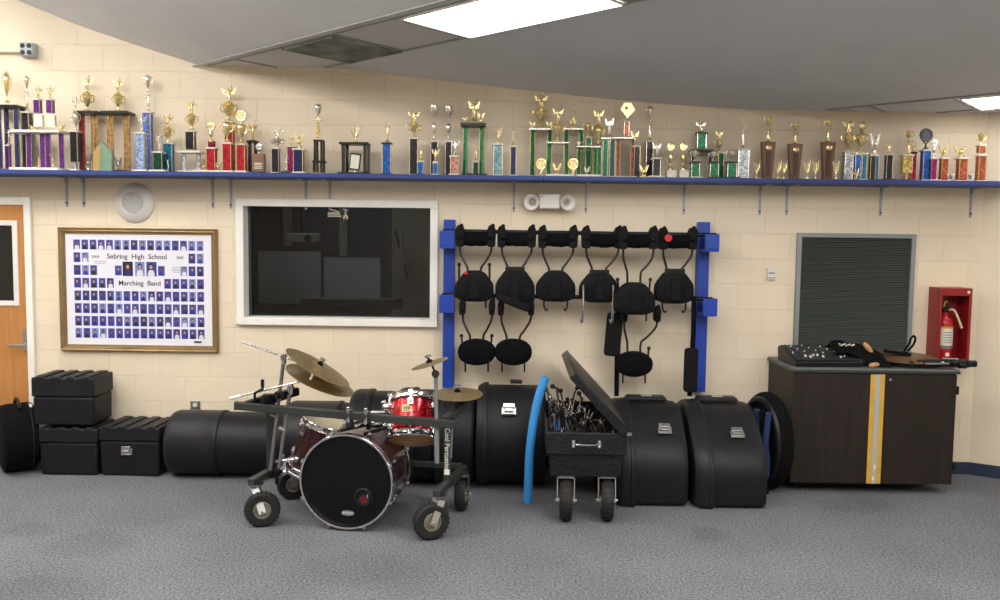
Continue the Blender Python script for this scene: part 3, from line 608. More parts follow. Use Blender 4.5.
def trophy(label, y, ops, group=None, name='trophy'):
    xs = [o[1] if not isinstance(o[1], str) else o[2] for o in ops]
    loc = Vector((W(sum(xs)/len(xs), 176, y).x, y, SZ)); t = thing(name, label, 'trophy', loc, group=group)
    sc = W(501, 170, y).x-W(500, 170, y).x; bz = SZ
    for o in ops:
        k = o[0]
        if k == 'base':                               # x0 x1 height mat depth
            _, x0, x1, h, mt, dp = o; a, b = W(x0, 175, y).x, W(x1, 175, y).x
            m = MB(); m.bb(a, b, y-dp/2, y+dp/2, SZ, SZ+h); obj('base', m, GM.get(mt) or FOIL.get(mt) or mt, t, bevel=.003); bz = SZ+h
        elif k == 'deck':                             # x0 x1 ytop th mat depth
            _, x0, x1, yt, h, mt, dp = o; xm = (x0+x1)/2; a, b = W(x0, yt, y).x, W(x1, yt, y).x; z = W(xm, yt, y).z
            m = MB(); m.bb(a, b, y-dp/2, y+dp/2, z-h, z); obj('deck', m, GM.get(mt) or mt, t, bevel=.003)
        elif k == 'col':                              # xc w ytop ybot foil trim
            _, x, wd, yt, yb, mt = o[:6]; trim = o[6] if len(o) > 6 else 'g'; dy = o[7] if len(o) > 7 else 0
            zt = W(x, yt, y).z; z0 = bz if yb is None else W(x, yb, y).z; wm = wd*sc; X = W(x, (yt+(yb or 175))/2, y).x; Y = y+dy
            if yb is not None and bz-.02 < z0 < bz+.03: z0 = bz
            m = MB(); dp = min(wm, .06); m.box((X, Y, (z0+zt)/2), (wm*.94, dp*.94, zt-z0))
            m.m = 1
            for s in (-1, 1):
                m.box((X+s*wm*.48, Y-dp*.47, (z0+zt)/2), (wm*.07, wm*.08, zt-z0))
            obj('column', m, [FOIL[mt], GM[trim]], t, smooth=False)
            m = MB(); m.box((X, Y, zt-.005), (wm*1.25, dp*1.3, .012)); obj('cap', m, GM[o[8] if len(o) > 8 else 'w'], t, bevel=.002)
        elif k == 'post':                             # [xs] ytop foil trim depthoffset
            _, x0, x1, yt, mt, trim, dy = o[:7]
            for x in (x0, x1):
                for s in ((-1, 1) if dy else (0,)):
                    X = W(x, (yt+172)/2, y).x+(.01 if s > 0 else 0)*(1 if x < 500 else -1); zt = W(x, yt, y).z; Y = y+s*dy; r = (o[7] if len(o) > 7 else 4)*sc/2
                    m = MB(); m.lathe([(r, bz), (r, zt)], (X, Y, 0), n=8); m.m = 1
                    for a in (-1, 1): m.cyl((X+a*r*.95, Y-r*.3, bz), (X+a*r*.95, Y-r*.3, zt), r*.2, n=5)
                    obj('post', m, [FOIL[mt], GM[trim]], t)
        elif k == 'block':                            # x0 x1 yt yb mat dp dy
            _, x0, x1, yt, yb, mt, dp = o[:7]; dy = o[7] if len(o) > 7 else 0; a, b = W(x0, yt, y).x, W(x1, yt, y).x; xm = (x0+x1)/2; zt = W(xm, yt, y).z; z0 = bz if yb is None else W(xm, yb, y).z
            m = MB(); m.bb(a, b, y+dy-dp/2, y+dy+dp/2, z0, zt); obj('plaque' if len(o) < 9 else o[8], m, GM.get(mt) or FOIL.get(mt) or mt, t, bevel=.002)
        elif k == 'top':                              # style x yt yb w metal dy
            st, x, yt, yb, wd, mt = o[1:7]; dy = o[7] if len(o) > 7 else 0
            z1 = W(x, yt, y).z; z0 = SZ if yb is None else (bz if yb == 'b' else W(x, yb, y).z)
            if dy == 0 and z0 < SZ: z0 = SZ
            m = MB(); topper(m, st, W(x, (yt+(yb if isinstance(yb, (int, float)) else 172))/2, y).x, y+dy, z0, z1, wd*sc)
            obj('figurine' if 'fig' in st or st == 'eagle' else ('cup' if 'cup' in st or st == 'open' else 'ornament'), m, GM[mt], t)
        elif k == 'obelisk':                          # xc w_top w_bot yt
            _, x, wt, wb, yt = o; zt = W(x, yt, y).z; X = W(x, 160, y).x; a, b = wt*sc/2, wb*sc/2
            m = MB(); m.prism([(X-b, bz), (X+b, bz), (X+a, zt), (X-a, zt)], y-.022, y+.022); obj('plaque_body', m, M_walnut, t, bevel=.003)
            m = MB(); m.prism([(X-b*.35, bz+.02), (X+b*.35, bz+.02), (X+a*.3, zt-.07), (X-a*.3, zt-.07)], y-.032, y-.022); obj('inlay', m, mat('dark_inlay', (84, 58, 44), .5), t)
            m = MB(); m.lathe([(.022, 0), (.022, .004), (.016, .007), (0, .008)], (X, y-.022, zt-.045), (0, -1, 0), 20); obj('medallion', m, M_gold, t)
    return t
B_, Fr = -.1, -.25
T = trophy
T('partly cropped trophy at the shelf end, black deck with gold cup above', B_, [('base', -6, 23, .02, 'k', .14), ('post', 3, 20, 107, 'navy', 's', .04, 4.5), ('deck', -7, 23, 106, .02, 'k', .16), ('top', 'cup', 6.5, 70, 103, 9, 'g'), ('top', 'fig', 9, 127, 145, 8, 's'), ('col', 8.5, 4, 145, None, 'purple', 's')])
T('silver winged figure on a tall black marbled column, second from the shelf end', B_, [('base', 22, 34, .02, 'k', .1), ('col', 27.5, 7, 112, None, 'black', 's'), ('top', 'figcup', 27, 75, 112, 9, 's')])
T('wide purple four-post trophy with twin purple columns and gold figures', Fr+.02, [('base', 15, 64, .02, 'w', .16), ('post', 29.5, 62, 134, 'purple', 's', 0, 5), ('post', 43, 48.5, 134, 'purple', 's', 0, 5), ('deck', 16, 65, 131, .02, 'w', .16), ('block', 34.5, 43, 115, 127, 'w', .03), ('block', 46.5, 55.5, 115, 127, 'w', .03), ('col', 38, 6, 99, 113, 'purple', 'g'), ('col', 50.5, 6, 99, 113, 'purple', 'g'), ('top', 'fig', 38.2, 86, 99, 7, 'g'), ('top', 'fig', 50, 86, 99, 7, 'g'), ('top', 'eagle', 32, 124, 131, 7, 'g'), ('top', 'eagle', 61, 124, 131, 7, 'g'), ('top', 'figb', 39, 155, 'b', 8, 'g'), ('top', 'figb', 53, 155, 'b', 8, 'g')])
T('silver figure on a black marbled column left of the two gold-post trophies', -.19, [('base', 72, 80, .016, 'w', .07), ('col', 75.5, 7.5, 131, 162, 'black', 's'), ('col', 75.5, 3, 161, None, 'silver', 's'), ('top', 'cupfig', 75.6, 95, 131, 9, 's')])
T('tall black-decked trophy with maroon and gold posts and cup figure', B_, [('base', 78, 96, .02, 'k', .13), ('post', 81, 84, 115, 'maroon', 'g', 0, 3.2), ('post', 93.5, 97, 115, 'bronze', 'g', 0, 3.2), ('deck', 78, 102, 112, .02, 'k', .15), ('top', 'cupfig', 87, 76, 111, 13, 'g'), ('top', 'eagle', 88, 152, 'b', 8, 's')])
T('tall black-decked trophy with bronze posts and cup, right of the pointed glass award', B_, [('base', 112, 132, .02, 'k', .13), ('post', 109, 112.5, 115, 'bronze', 'g', 0, 3.2), ('post', 125.5, 129, 115, 'bronze', 'g', 0, 3.2), ('deck', 104.5, 131.5, 112, .02, 'k', .15), ('top', 'cupfig', 118, 78, 111, 12, 'g'), ('top', 'eagle', 118, 156, 'b', 8, 's')])
t = thing('glass_award', 'small pointed green glass award shaped like a house', 'award', (W(104, 170, -.26).x, -.26, SZ))
X = W(104, 170, -.26).x; m = MB(); m.prism([(X-.072, SZ+.0), (X+.072, SZ+.0), (X+.072, SZ+.14), (X, SZ+.225), (X-.072, SZ+.14)], -.285, -.25); obj('glass_body', m, M_glassgreen, t, bevel=.004)
m = MB(); m.prism([(X-.07, SZ+.002), (X-.02, SZ+.002), (X-.005, SZ+.2), (X-.07, SZ+.138)], -.289, -.286); obj('bevelled_side', m, mat('amber_glass', (176, 150, 96), .2), t)
T('tall blue and white column with silver cup, back row', B_, [('base', 140, 156, .02, 'w', .08), ('col', 148, 8.5, 112, None, 'bluesilver', 's'), ('top', 'figcup', 148, 74, 112, 11, 's')])
T('silver figure on a pale blue mirrored column in front of the tall blue one', Fr, [('base', 134, 149, .016, 'w', .08), ('col', 141.5, 9, 133, None, 'ice', 's'), ('top', 'fig', 141.5, 113, 133, 9, 's')])
T('short green column with silver figure beside the teal one', Fr, [('base', 151, 167, .016, 'w', .08), ('col', 159, 9, 152, None, 'dgreen', 'g'), ('top', 'fig', 159, 131, 152, 8, 's')])
T('teal column trophy with gold cup', -.15, [('base', 163, 175, .016, 'k', .08), ('col', 169, 9, 143, None, 'teal', 's'), ('top', 'cupfig', 168, 114, 143, 11, 'g'), ('top', 'figb', 171, 158, 'b', 6, 's', -.06)])
T('black column and gold cup raised on a white deck with silver posts', -.17, [('base', 180, 204, .016, 'w', .12), ('post', 184, 199, 154, 'silver', 's', 0, 4), ('deck', 180, 203, 151.5, .016, 'w', .12), ('col', 191, 8.5, 131, 149.5, 'black', 'g'), ('top', 'cupfig', 191.5, 100, 130, 12, 'g')])
T('short red column with round blue-centred emblem', Fr, [('base', 195, 222, .016, 'w', .09), ('col', 212, 8.5, 148, None, 'red', 'g'), ('block', 208.5, 215, 141, 147, 'maroon', .03), ('top', 'wreath', 211, 120, 142, 10, 'g'), ('top', 'eagle', 205, 162, 'b', 6, 'g', -.02), ('top', 'eagle', 219, 162, 'b', 6, 'g', -.02)])
T('tallest red trophy with a large gold cup, behind the two shorter red ones', B_, [('base', 223, 240, .016, 'w', .08), ('col', 230, 8, 122, None, 'red', 'g'), ('top', 'cupfig', 228.5, 86, 121, 16, 'g')])
T('left one of the front red columns with plain gold cup', Fr, [('base', 222, 235, .016, 'w', .08), ('col', 228, 8.5, 143, None, 'red', 'g'), ('top', 'open', 227, 122, 142, 12, 'g')])
T('right one of the front red columns, cup topped by an orange emblem', Fr, [('base', 236, 248, .016, 'w', .08), ('col', 241.8, 8.5, 144, None, 'red', 'g'), ('top', 'open', 241, 124, 143, 12, 'g'), ('top', 'medal', 241, 110, 128, 8, 'g')])
T('black post trophy with a gold figure, behind the brown plaque block', B_, [('base', 247, 260, .016, 'k', .09), ('post', 250, 256, 142, 'black', 'g', 0, 3.5), ('deck', 247.5, 258, 141, .014, 'k', .07), ('top', 'fig', 252.5, 121, 141, 11, 'g')])
t = T('dark brown award block with a gold crest', Fr, [('base', 251, 266, .012, 'k', .07), ('block', 253, 265, 154, None, M_walnut, .04), ('top', 'wreath', 259, 144, 154, 8, 's')])
m = MB()
for z_ in (.085, .073, .058, .046): X = W(259, 165, Fr).x; m.box((X, Fr-.0215, SZ+z_-.01), (.06, .002, .006))
obj('engraved_text', m, M_lab, t)
T('silver winged figure on a black marble column, beside the brown award block', -.2, [('base', 267, 281, .012, 's', .08), ('col', 276, 7, 148, None, 'black', 's'), ('top', 'cupfig', 277, 129, 148, 13, 's')])
T('navy column with gold eagle', Fr, [('base', 293, 306, .014, 'w', .08), ('col', 299, 9.5, 149, None, 'navy', 'g'), ('top', 'eagle', 299, 132, 148, 11, 'g')])
T('magenta column with small gold figure, behind the navy one', -.15, [('base', 287, 298, .014, 'k', .07), ('col', 291.5, 7, 146, None, 'magenta', 'g'), ('top', 'fig', 291.5, 136, 146, 7, 'g')])
T('tiny silver figure standing in front of the magenta column', Fr-.02, [('base', 282, 291, .014, 'k', .05), ('top', 'figb', 286.5, 153, 'b', 8, 's')])
T('black trophy in three stages topped by a white and gold globe', -.18, [('base', 312, 325, .012, 'w', .08), ('post', 315, 322, 162, 'black', 'g', .015, 3), ('deck', 313, 326, 161, .012, 'k', .08), ('post', 315.5, 322, 141, 'black', 'g', .015, 2.6), ('deck', 314, 324, 140, .012, 'k', .07), ('col', 318.4, 3, 121, 138, 'goldf', 'g'), ('block', 314, 322, 119, 121, 'g', .04), ('top', 'globe', 318, 102, 119, 9, 's')])
t = T('black four-post trophy framing a white award card', -.18, [('base', 339, 371, .018, 'k', .13), ('post', 344.5, 366, 144, 'black', 'g', .04, 4), ('deck', 340.5, 369.5, 143, .016, 'k', .14), ('top', 'lyre', 355.5, 126, 142, 12, 'g')])
X = W(355, 160, -.2).x; m = MB(); m.box((X, -.2, SZ+.1), (.085, .012, .13), Matrix.Rotation(.12, 3, 'Y')); obj('card_frame', m, M_blkl, t); m = MB(); m.box((X, -.207, SZ+.1), (.066, .004, .105), Matrix.Rotation(.12, 3, 'Y')); obj('card', m, M_lab, t, label='white award card')
m = MB(); m.lathe([(.02, SZ+.018), (.008, SZ+.025), (.012, SZ+.04)], (X, -.2, 0), n=10); obj('card_stand', m, M_silver, t)
T('royal blue column trophy with black cap standing alone', -.18, [('base', 381, 393, .014, 'k', .08), ('col', 387, 8.5, 143, None, 'blue', 'g', 0, 'k'), ('top', 'figb', 387.5, 122, 142, 8, 'g')])
T('black and gold column with a gold cup figure, behind a small blue trophy', -.14, [('base', 408, 420, .014, 'w', .08), ('col', 414, 8, 138, None, 'black', 'g'), ('top', 'cupfig', 414, 110, 137, 13, 'g')])
T('small blue column with gold figure, just right of the tall black and gold column', Fr-.01, [('base', 416.5, 424.5, .01, 'k', .05), ('col', 420.5, 5.5, 161, None, 'blue', 'g'), ('top', 'figb', 421, 147, 160, 8, 'g')])
T('black column with silver double globe, behind a small blue figure trophy', B_, [('base', 430, 440, .012, 'k', .07), ('col', 434.5, 7, 141, None, 'black', 's'), ('top', 'twin', 434, 104, 141, 10, 's')])
T('black column with silver double globe, behind the copper column', B_, [('base', 444, 453, .012, 'k', .07), ('col', 448.5, 6, 141, None, 'black', 's'), ('top', 'twin', 448.5, 105, 141, 10, 's')])
T('small bright blue column with a gold figure, in front of a double globe', Fr, [('base', 431.5, 440, .01, 'w', .05), ('col', 435.5, 4.5, 162, None, 'blue', 's'), ('top', 'fig', 435.5, 147, 162, 8, 'g')])
T('copper coloured column with a silver figure', Fr, [('base', 449, 460, .012, 'w', .07), ('col', 454.5, 8, 156, None, 'copper', 's'), ('top', 'fig', 455, 138, 155, 9, 's')])
T('open green-post trophy with black tilted deck and gold figures', -.16, [('base', 462, 487, .02, 'k', .13), ('post', 465.5, 482, 127, 'green', 'g', 0, 4.5), ('deck', 461, 486, 124, .024, 'k', .15), ('top', 'fig', 474, 98, 121, 12, 'g'), ('top', 'eagle', 481, 112, 121, 8, 'g'), ('top', 'eagle', 465, 117, 121, 5, 'g')])
T('tiny green column with gold figure standing inside the green-post trophy', -.17, [('col', 475.8, 5.5, 164, None, 'dgreen', 's'), ('top', 'figb', 476, 150, 163, 6, 'g')]).location.z += .0205
T('silver-teal column trophy with a dull gold figure', -.18, [('base', 491.5, 504.5, .014, 'w', .08), ('col', 498, 9, 144, None, 'iceteal', 's'), ('top', 'lyre', 498, 127, 143, 8, 'g')])
T('slim dark column with gold edges and small figure', -.18, [('base', 509, 517, .014, 'w', .07), ('col', 513.2, 5.5, 146, None, 'navy', 'g'), ('top', 'figb', 513, 127, 145, 6, 'g')])
T('tallest green-post trophy with a striped gold cup and horse figure', B_, [('base', 528, 555, .016, 'w', .12), ('post', 532.5, 549.5, 131, 'green', 'g', 0, 4.5), ('deck', 529, 553, 129, .016, 's', .13), ('top', 'cupfig', 541, 93, 126, 15, 'g'), ('top', 'eagle', 532.5, 121, 128, 6, 'g'), ('top', 'eagle', 549, 121, 128, 6, 'g')])
T('green-post trophy in front of the tallest one, cup and figure on a grey deck', Fr, [('base', 546, 574, .016, 'w', .11), ('post', 549, 566.5, 145, 'green', 'g', 0, 4.5), ('deck', 546.5, 569, 142.5, .014, 's', .12), ('top', 'cupfig', 558, 106, 141, 12, 'g'), ('top', 'eagle', 557, 162, 'b', 9, 'g')])
T('back-row green-post trophy with a round gold figure on its grey deck', B_, [('base', 562, 586, .014, 'w', .11), ('post', 566, 581, 131, 'green', 's', 0, 4.2), ('deck', 563.5, 583, 129, .014, 's', .12), ('top', 'figb', 573, 108, 127, 10, 'g'), ('top', 'eagle', 573, 120, 128, 6, 'g')])
T('gold cup on a dark green column between the green-post trophies', B_+.01, [('base', 588, 597, .012, 'w', .06), ('col', 588, 5.5, 137, None, 'green', 'g'), ('top', 'open', 588, 123, 137, 8, 'g')])
T('front green-post trophy with grey deck, right of the first front one', Fr, [('base', 576, 600, .016, 'w', .11), ('post', 579, 595, 149, 'green', 'g', 0, 4.2), ('deck', 576, 600, 146.5, .014, 's', .12), ('top', 'eagle', 587, 166, 'b', 6, 's'), ('top', 'eagle', 579, 141, 146, 4, 'g')])
T('gold cup figure on a green column in the middle of the green group', -.15, [('base', 594, 603, .012, 'w', .06), ('col', 598.5, 5, 146, None, 'green', 'g'), ('top', 'cupfig', 598.7, 108, 144, 11, 'g')])
T('wide dark green column trophy with a silver figure', -.16, [('base', 601, 617, .014, 'w', .1), ('col', 605, 5, 139, None, 'green', 's'), ('col', 612, 5, 139, None, 'dgreen', 's'), ('deck', 600, 618, 138, .014, 's', .09), ('top', 'fig', 609.5, 115, 137, 9, 's')])
T('gold medallion trophy at the feet of the tallest green-post trophy', Fr-.03, [('top', 'medal', 541, 158, None, 7, 'g')], 'gold medallion awards')
T('gold medallion trophy between the two front green-post trophies', Fr-.03, [('top', 'medal', 573, 158, None, 7, 'g')], 'gold medallion awards')
T('two-stage orange-post trophy crowned by a gold diamond emblem', -.17, [('base', 614, 636, .014, 'w', .1), ('post', 618, 632.5, 140, 'orange', 's', 0, 3.8), ('deck', 611, 634, 138, .012, 's', .12), ('col', 626.3, 5, 121, 136, 'orange', 's'), ('top', 'diamond', 627.5, 103, 121, 14, 'g')])
T('black and gold ringed column with a gold figure', -.15, [('base', 631, 641, .012, 'g', .07), ('col', 636, 7, 146, None, 'black', 'g'), ('top', 'fig', 635, 129, 146, 8, 'g')])
T('low gold eagle on a dark foot beside the ringed column', Fr-.02, [('base', 640, 649, .01, 'g', .05), ('top', 'eagle', 644, 164, 'b', 10, 'g')])
T('tall black column with a very tall silver twisted figure', B_, [('base', 645, 657, .014, 'k', .08), ('col', 649, 6.5, 141, None, 'black', 's'), ('top', 'figcup', 650, 105, 140, 9, 's')])
T('short black marbled column with silver figure on a white base', Fr, [('base', 648, 664, .014, 'w', .08), ('col', 656, 7.5, 158, None, 'black', 's'), ('top', 'fig', 657, 141, 157, 9, 's')])
for x_, l_ in ((671, 'left'), (683.5, 'right')):
    T('%s gold flower-shaped cup of a matching pair on white blocks' % l_, -.22, [('block', x_-4.8, x_+4.8, 170.5, None, 'w', .06, 0, 'stone_block'), ('top', 'wreath', x_, 137, 170, 10.5, 'g')], 'pair of gold cups on white blocks')
T('green two-stage trophy with black deck and silver figure on top', B_, [('base', 690, 713, .014, 'k', .1), ('post', 693, 710, 152, 'dgreen', 's', 0, 4), ('deck', 689.5, 712, 150, .014, 'k', .12), ('col', 701, 9, 133, 148, 'green', 's', 0, 'k'), ('top', 'fig', 701, 121, 132, 10, 's')])
T('short green column with silver lion figure at the left foot of the green tower', Fr, [('base', 690, 702, .012, 'w', .08), ('col', 694.8, 8, 162, None, 'green', 's', 0, 'k'), ('top', 'cup', 694.8, 149, 161, 8, 's')])
T('short green column with silver figure at the right foot of the green tower', Fr, [('base', 708, 720, .012, 'k', .08), ('col', 713.5, 8.5, 162, None, 'green', 's', 0, 'k'), ('top', 'cup', 713.5, 151, 161, 8, 's')])
T('green column with a gold cup, back row right of the green tower', B_, [('base', 715, 726, .012, 'k', .08), ('col', 720, 5.5, 152, None, 'green', 'g'), ('top', 'cupfig', 719.3, 130, 151, 8, 'g')])
T('short green column with silver top, left of the tall silver column', Fr, [('base', 725, 739, .012, 'k', .08), ('col', 731.2, 9, 162, None, 'green', 's', 0, 'k'), ('top', 'cup', 731.2, 149, 161, 9, 's')])
T('silver mirrored column with a slender silver figure', -.17, [('base', 736, 750, .014, 'w', .09), ('col', 742.5, 10.5, 149, None, 'silver', 's'), ('top', 'figb', 743, 119, 149, 8, 's')])
for x_, wt, yt, ft, l_ in ((767.5, 14, 142, 116, 'tallest topper, left'), (794.5, 14, 144, 122, 'shorter topper, middle'), (827.5, 14, 142, 119, 'right')):
    T('tapered walnut award with gold medallion and figure, %s of the three walnut awards' % l_, -.15, [('base', x_-7, x_+7, .012, 'k', .08), ('obelisk', x_, wt, 8.5, yt), ('top', 'figcup', x_+.8, ft, yt, 9, 'g')], 'three walnut awards')
for x_, l_ in ((757, 'left of the first walnut award'), (778, 'right of the first walnut award'), (784, 'left of the middle walnut award'), (807, 'right of the middle walnut award'), (815.5, 'left of the last walnut award'), (836, 'right of the last walnut award')):
    T('little gold two-armed figure trophy standing %s' % l_, Fr, [('base', x_-3, x_+3, .01, 'g', .04), ('top', 'lyre', x_, 161, 'b', 7, 'g')], 'little gold figure trophies between the walnut awards')
T('tall silver column with a large gold urn', -.15, [('base', 842, 853, .014, 'w', .08), ('col', 847.5, 8, 152, None, 'silver', 's'), ('top', 'cupfig', 848.5, 119, 150, 13, 'g')])
T('double blue column trophy with gold cup and round emblem', -.17, [('base', 853, 867, .014, 'w', .09), ('col', 857, 5.5, 154, None, 'blue', 's'), ('col', 863.5, 4.5, 154, None, 'teal', 's'), ('deck', 853.5, 867, 153, .01, 's', .07), ('top', 'open', 860.5, 134, 152, 13, 'g'), ('top', 'wreath', 862, 121, 137, 9, 'g')])
T('small gold two-armed figure in front of the double blue column', Fr-.03, [('top', 'lyre', 857, 167, None, 12, 'g')])
T('black and blue column with a silver winged emblem', -.17, [('base', 868.5, 879, .014, 'k', .08), ('col', 872, 5, 155, None, 'black', 'g'), ('col', 876, 3.5, 155, None, 'teal', 's'), ('deck', 869, 878.5, 154, .01, 's', .06), ('top', 'eagle', 875, 131, 153, 12, 's')])
T('small black marbled column on a black foot with a gold figure', -.2, [('base', 881, 895, .016, 'k', .09), ('col', 888.3, 6, 154, None, 'black', 's'), ('top', 'fig', 889, 143, 153, 8, 'g')])
T('gold block trophy with a dark and gold figure', Fr+.02, [('base', 899, 912, .012, 'k', .08), ('col', 906, 3, 173, None, 'goldf', 'g'), ('col', 906.2, 9, 155, 173, 'goldf', 'g'), ('top', 'figcup', 909, 130, 155, 11, 'g')])
T('slim pink-red column with black cap, behind the gold block trophy', B_, [('base', 908, 919, .012, 'k', .07), ('col', 912.5, 5, 152, None, 'pink', 's', 0, 'k'), ('top', 'eagle', 913, 144, 151, 6, 'g')])
T('blue and silver column topped by a dark round disc', -.17, [('base', 920, 932, .014, 'w', .08), ('col', 925.2, 7.5, 150, None, 'blue', 's'), ('top', 'medal', 926, 128, 150, 10, 'd')])
T('magenta column with a silver figure', -.2, [('base', 928.5, 939, .014, 'w', .07), ('col', 932.8, 5.5, 158, None, 'magenta', 's'), ('top', 'wreath', 934, 137, 157, 8, 's')])
T('orange column with gold winged figure, leftmost of the orange ones', -.19, [('base', 937, 949, .012, 'w', .07), ('col', 943.5, 6.5, 158, None, 'orange', 'g'), ('top', 'eagle', 944, 145, 157, 10, 'g')])
T('orange column with gold winged figure, middle one of the orange ones', -.19, [('base', 954, 967, .012, 'w', .07), ('col', 961.5, 8, 158, None, 'orange', 'g'), ('top', 'eagle', 961, 145, 157, 13, 'g')])
T('tall orange column with gold urn at the right shelf end', -.19, [('base', 975, 986, .012, 'w', .07), ('col', 980.5, 7, 155, None, 'orange', 'g'), ('col', 980.8, 6, 145, 153, 'orange', 'g'), ('top', 'cup', 981, 133, 145, 9, 'g')])
for x_, l_ in ((951, 'left'), (970.5, 'right')):
    T('tiny silver cup, %s of the two between the orange columns' % l_, Fr-.02, [('top', 'cup', x_, 173, None, 6, 's')], 'tiny silver cups between orange columns')

# ------------------------------------------------------------------ blue wall rack and drum harnesses
RY = -.1
t = thing('harness_rack', 'blue wall rack with two crossbars for drum harnesses', 'rack', (W(575, 380).x, 0, .7))
posts = []
for xa, ya, yb in ((449, 219.5, 388), (705.5, 222, 392)):
    X = W(xa, (ya+yb)/2, -.05).x+ (.0 if xa < 500 else -.035); m = MB(); m.bb(X-.045, X+.045, -.09, -.002, W(xa, yb, -.09).z, W(xa, ya, -.09).z); obj('post', m, M_blue, t, bevel=.004); posts.append(X)
UZ, LZ = W(575, 234, -.2).z, W(575, 298, -.2).z
for i, (X, s) in enumerate(((posts[0], -1), (posts[1], 1))):
    for zz in (UZ, LZ):
        m = MB(); xa_, xb_ = (X-.062, X+.055) if s < 0 else (X-.035, X+.075); m.bb(xa_, xb_, -.27, -.09, zz-.125, zz-.105); m.bb(xa_, xb_, -.27, -.25, zz-.105, zz+.012); xs_ = xa_ if s < 0 else xb_-.02; m.bb(xs_, xs_+.02, -.25, -.09, zz-.105, zz+.012)
        obj('bar_bracket', m, M_blue, t, bevel=.004)
for zz, e in ((UZ, .12), (LZ, .06)):
    m = MB(); m.cyl((posts[0]-.04, -.2, zz+.01), (posts[1]+.03+e*.3, -.2, zz+.005), .017, n=14); obj('crossbar', m, M_bplas, t, label='black crossbar')
BARY = -.32
def harness(label, cl, cr, yclamp, bend, pcx, pcy, pw, ph, pad=True, red=False, pegs=0, hooks=0, panel_mat=M_pad, long=False, HY=-.235, tab=False):
    """px coordinates of the photograph at the hanging plane"""
    P = lambda x, y, dy=0: W(x, y, HY+dy)
    t = thing('drum_harness', label, 'drum harness', P((cl+cr)/2, yclamp), group='drum harnesses hanging on the blue rack')
    for x in (cl, cr):
        m = MB(); c = P(x, yclamp)
        k_ = 1 if pad else .72; m.prism(roundpoly([(c.x-.03*k_, c.z-.085*k_), (c.x+.03*k_, c.z-.085*k_), (c.x+.036*k_, c.z+.04*k_), (c.x+.018*k_, c.z+.085*k_), (c.x-.018*k_, c.z+.085*k_), (c.x-.036*k_, c.z+.04*k_)], .02), HY-.05, HY+.05)
        m.ball((c.x, HY-.055, c.z-.01), .018); m.ball((c.x+.01, HY, c.z+.08*k_), .016)
        obj('shoulder_hook', m, M_pad, t, bevel=.006)
    if pad:
        a = P(cl, yclamp); b = P(cr, yclamp); m = MB(); n = 8; vs = []
        pts = [Vector((a.x+(b.x-a.x)*i/n, HY, a.z-.012-.014*math.sin(PI*i/n)+random.uniform(-.004, .004))) for i in range(n+1)]
        m.tube(pts, .052, 12); obj('shoulder_pad', m, M_fabric, t)
    yt = pcy-ph/2
    pl = P(pcx, pcy); sc = .0078
    for s, x in ((-1, cl), (1, cr)):
        xi = pcx+s*6.5
        m = MB(); pts = [P(x, yclamp+6), P(x+.3, yclamp+bend*.5), P(x+(xi-x)*.1, yclamp+bend), P(x+(xi-x)*.6, yclamp+bend+9), P(xi-s*-.3, yclamp+bend+15), P(xi, max(yt+6, yclamp+bend+18))]
        m.tube(arc(pts, 4), .009, 8); obj('rod', m, M_rod, t)
    m = MB(); w2, h2 = pw*sc/2, ph*sc/2
    if ph < 28: poly = [(w2*math.cos(a)*(1 if abs(math.cos(a)) < .9 else 1), h2*math.copysign(abs(math.sin(a))**.85, math.sin(a))) for a in [2*PI*i/28 for i in range(28)]]
    else: poly = roundpoly([(-w2, -h2*.75), (-w2*.55, -h2), (w2*.55, -h2), (w2, -h2*.75), (w2*1.0, h2*.15), (w2*.55, h2*.85), (w2*.3, h2), (-w2*.3, h2), (-w2*.55, h2*.85), (-w2*1.0, h2*.15)], h2*.25, 3)
    n = len(poly); off = pl
    # cushioned plate: concentric loops
    loops = [(1, .03), (1.0, -.02), (.93, -.05), (.7, -.062), (.35, -.066)]; vs = []; fs = []
    for f_, dy in loops:
        for x, z in poly: vs.append((off.x+x*f_, HY+dy, off.z+z*f_))
    for k in range(len(loops)-1):
        for i in range(n): j = (i+1) % n; fs.append((k*n+i, k*n+j, (k+1)*n+j, (k+1)*n+i))
    fs.append(tuple(range(n))); fs.append(tuple((len(loops)-1)*n+i for i in range(n)))
    m.add(vs, fs); plate = obj('belly_pad', m, M_fabric if ph < 28 else panel_mat, t)
    if ph >= 28:
        m = MB(); m.box((off.x, HY-.068, off.z-.01), (.07, .022, ph*sc*.7)); m.box((off.x-.075, HY-.066, off.z-.02), (.02, .02, .1)); m.box((off.x+.075, HY-.066, off.z-.02), (.02, .02, .1)); obj('spine_bracket', m, M_pad, t, bevel=.006)
    if tab: m = MB(); q = P(pcx, pcy-ph/2); m.box((q.x, HY-.03, q.z-.01), (.15, .05, .05)); m.box((q.x, HY-.058, q.z-.012), (.1, .01, .012)); obj('top_bracket', m, M_bplas, t, bevel=.006)
    if red: m = MB(); q = P(*red[:2]); m.T = Matrix.Translation((q.x, HY-.068, q.z)); m.lathe([(red[2], 0), (red[2], .012)], ax=(0, -1, 0), n=14, sy=red[3]); obj('tag', m, M_red, t, label='red tag')
    for s in ((-1, 1) if pegs else ()):
        xx = pcx+s*(pw*.40); m = MB(); a = P(xx, pcy-ph/2-(6 if pegs == 1 else 3)); b = P(xx-(s*1.5 if pegs == 2 else 0), pcy-ph/2+12); m.cyl(a, b, .008); m.ball(a, .015); obj('thumb_rod', m, M_bplas, t)
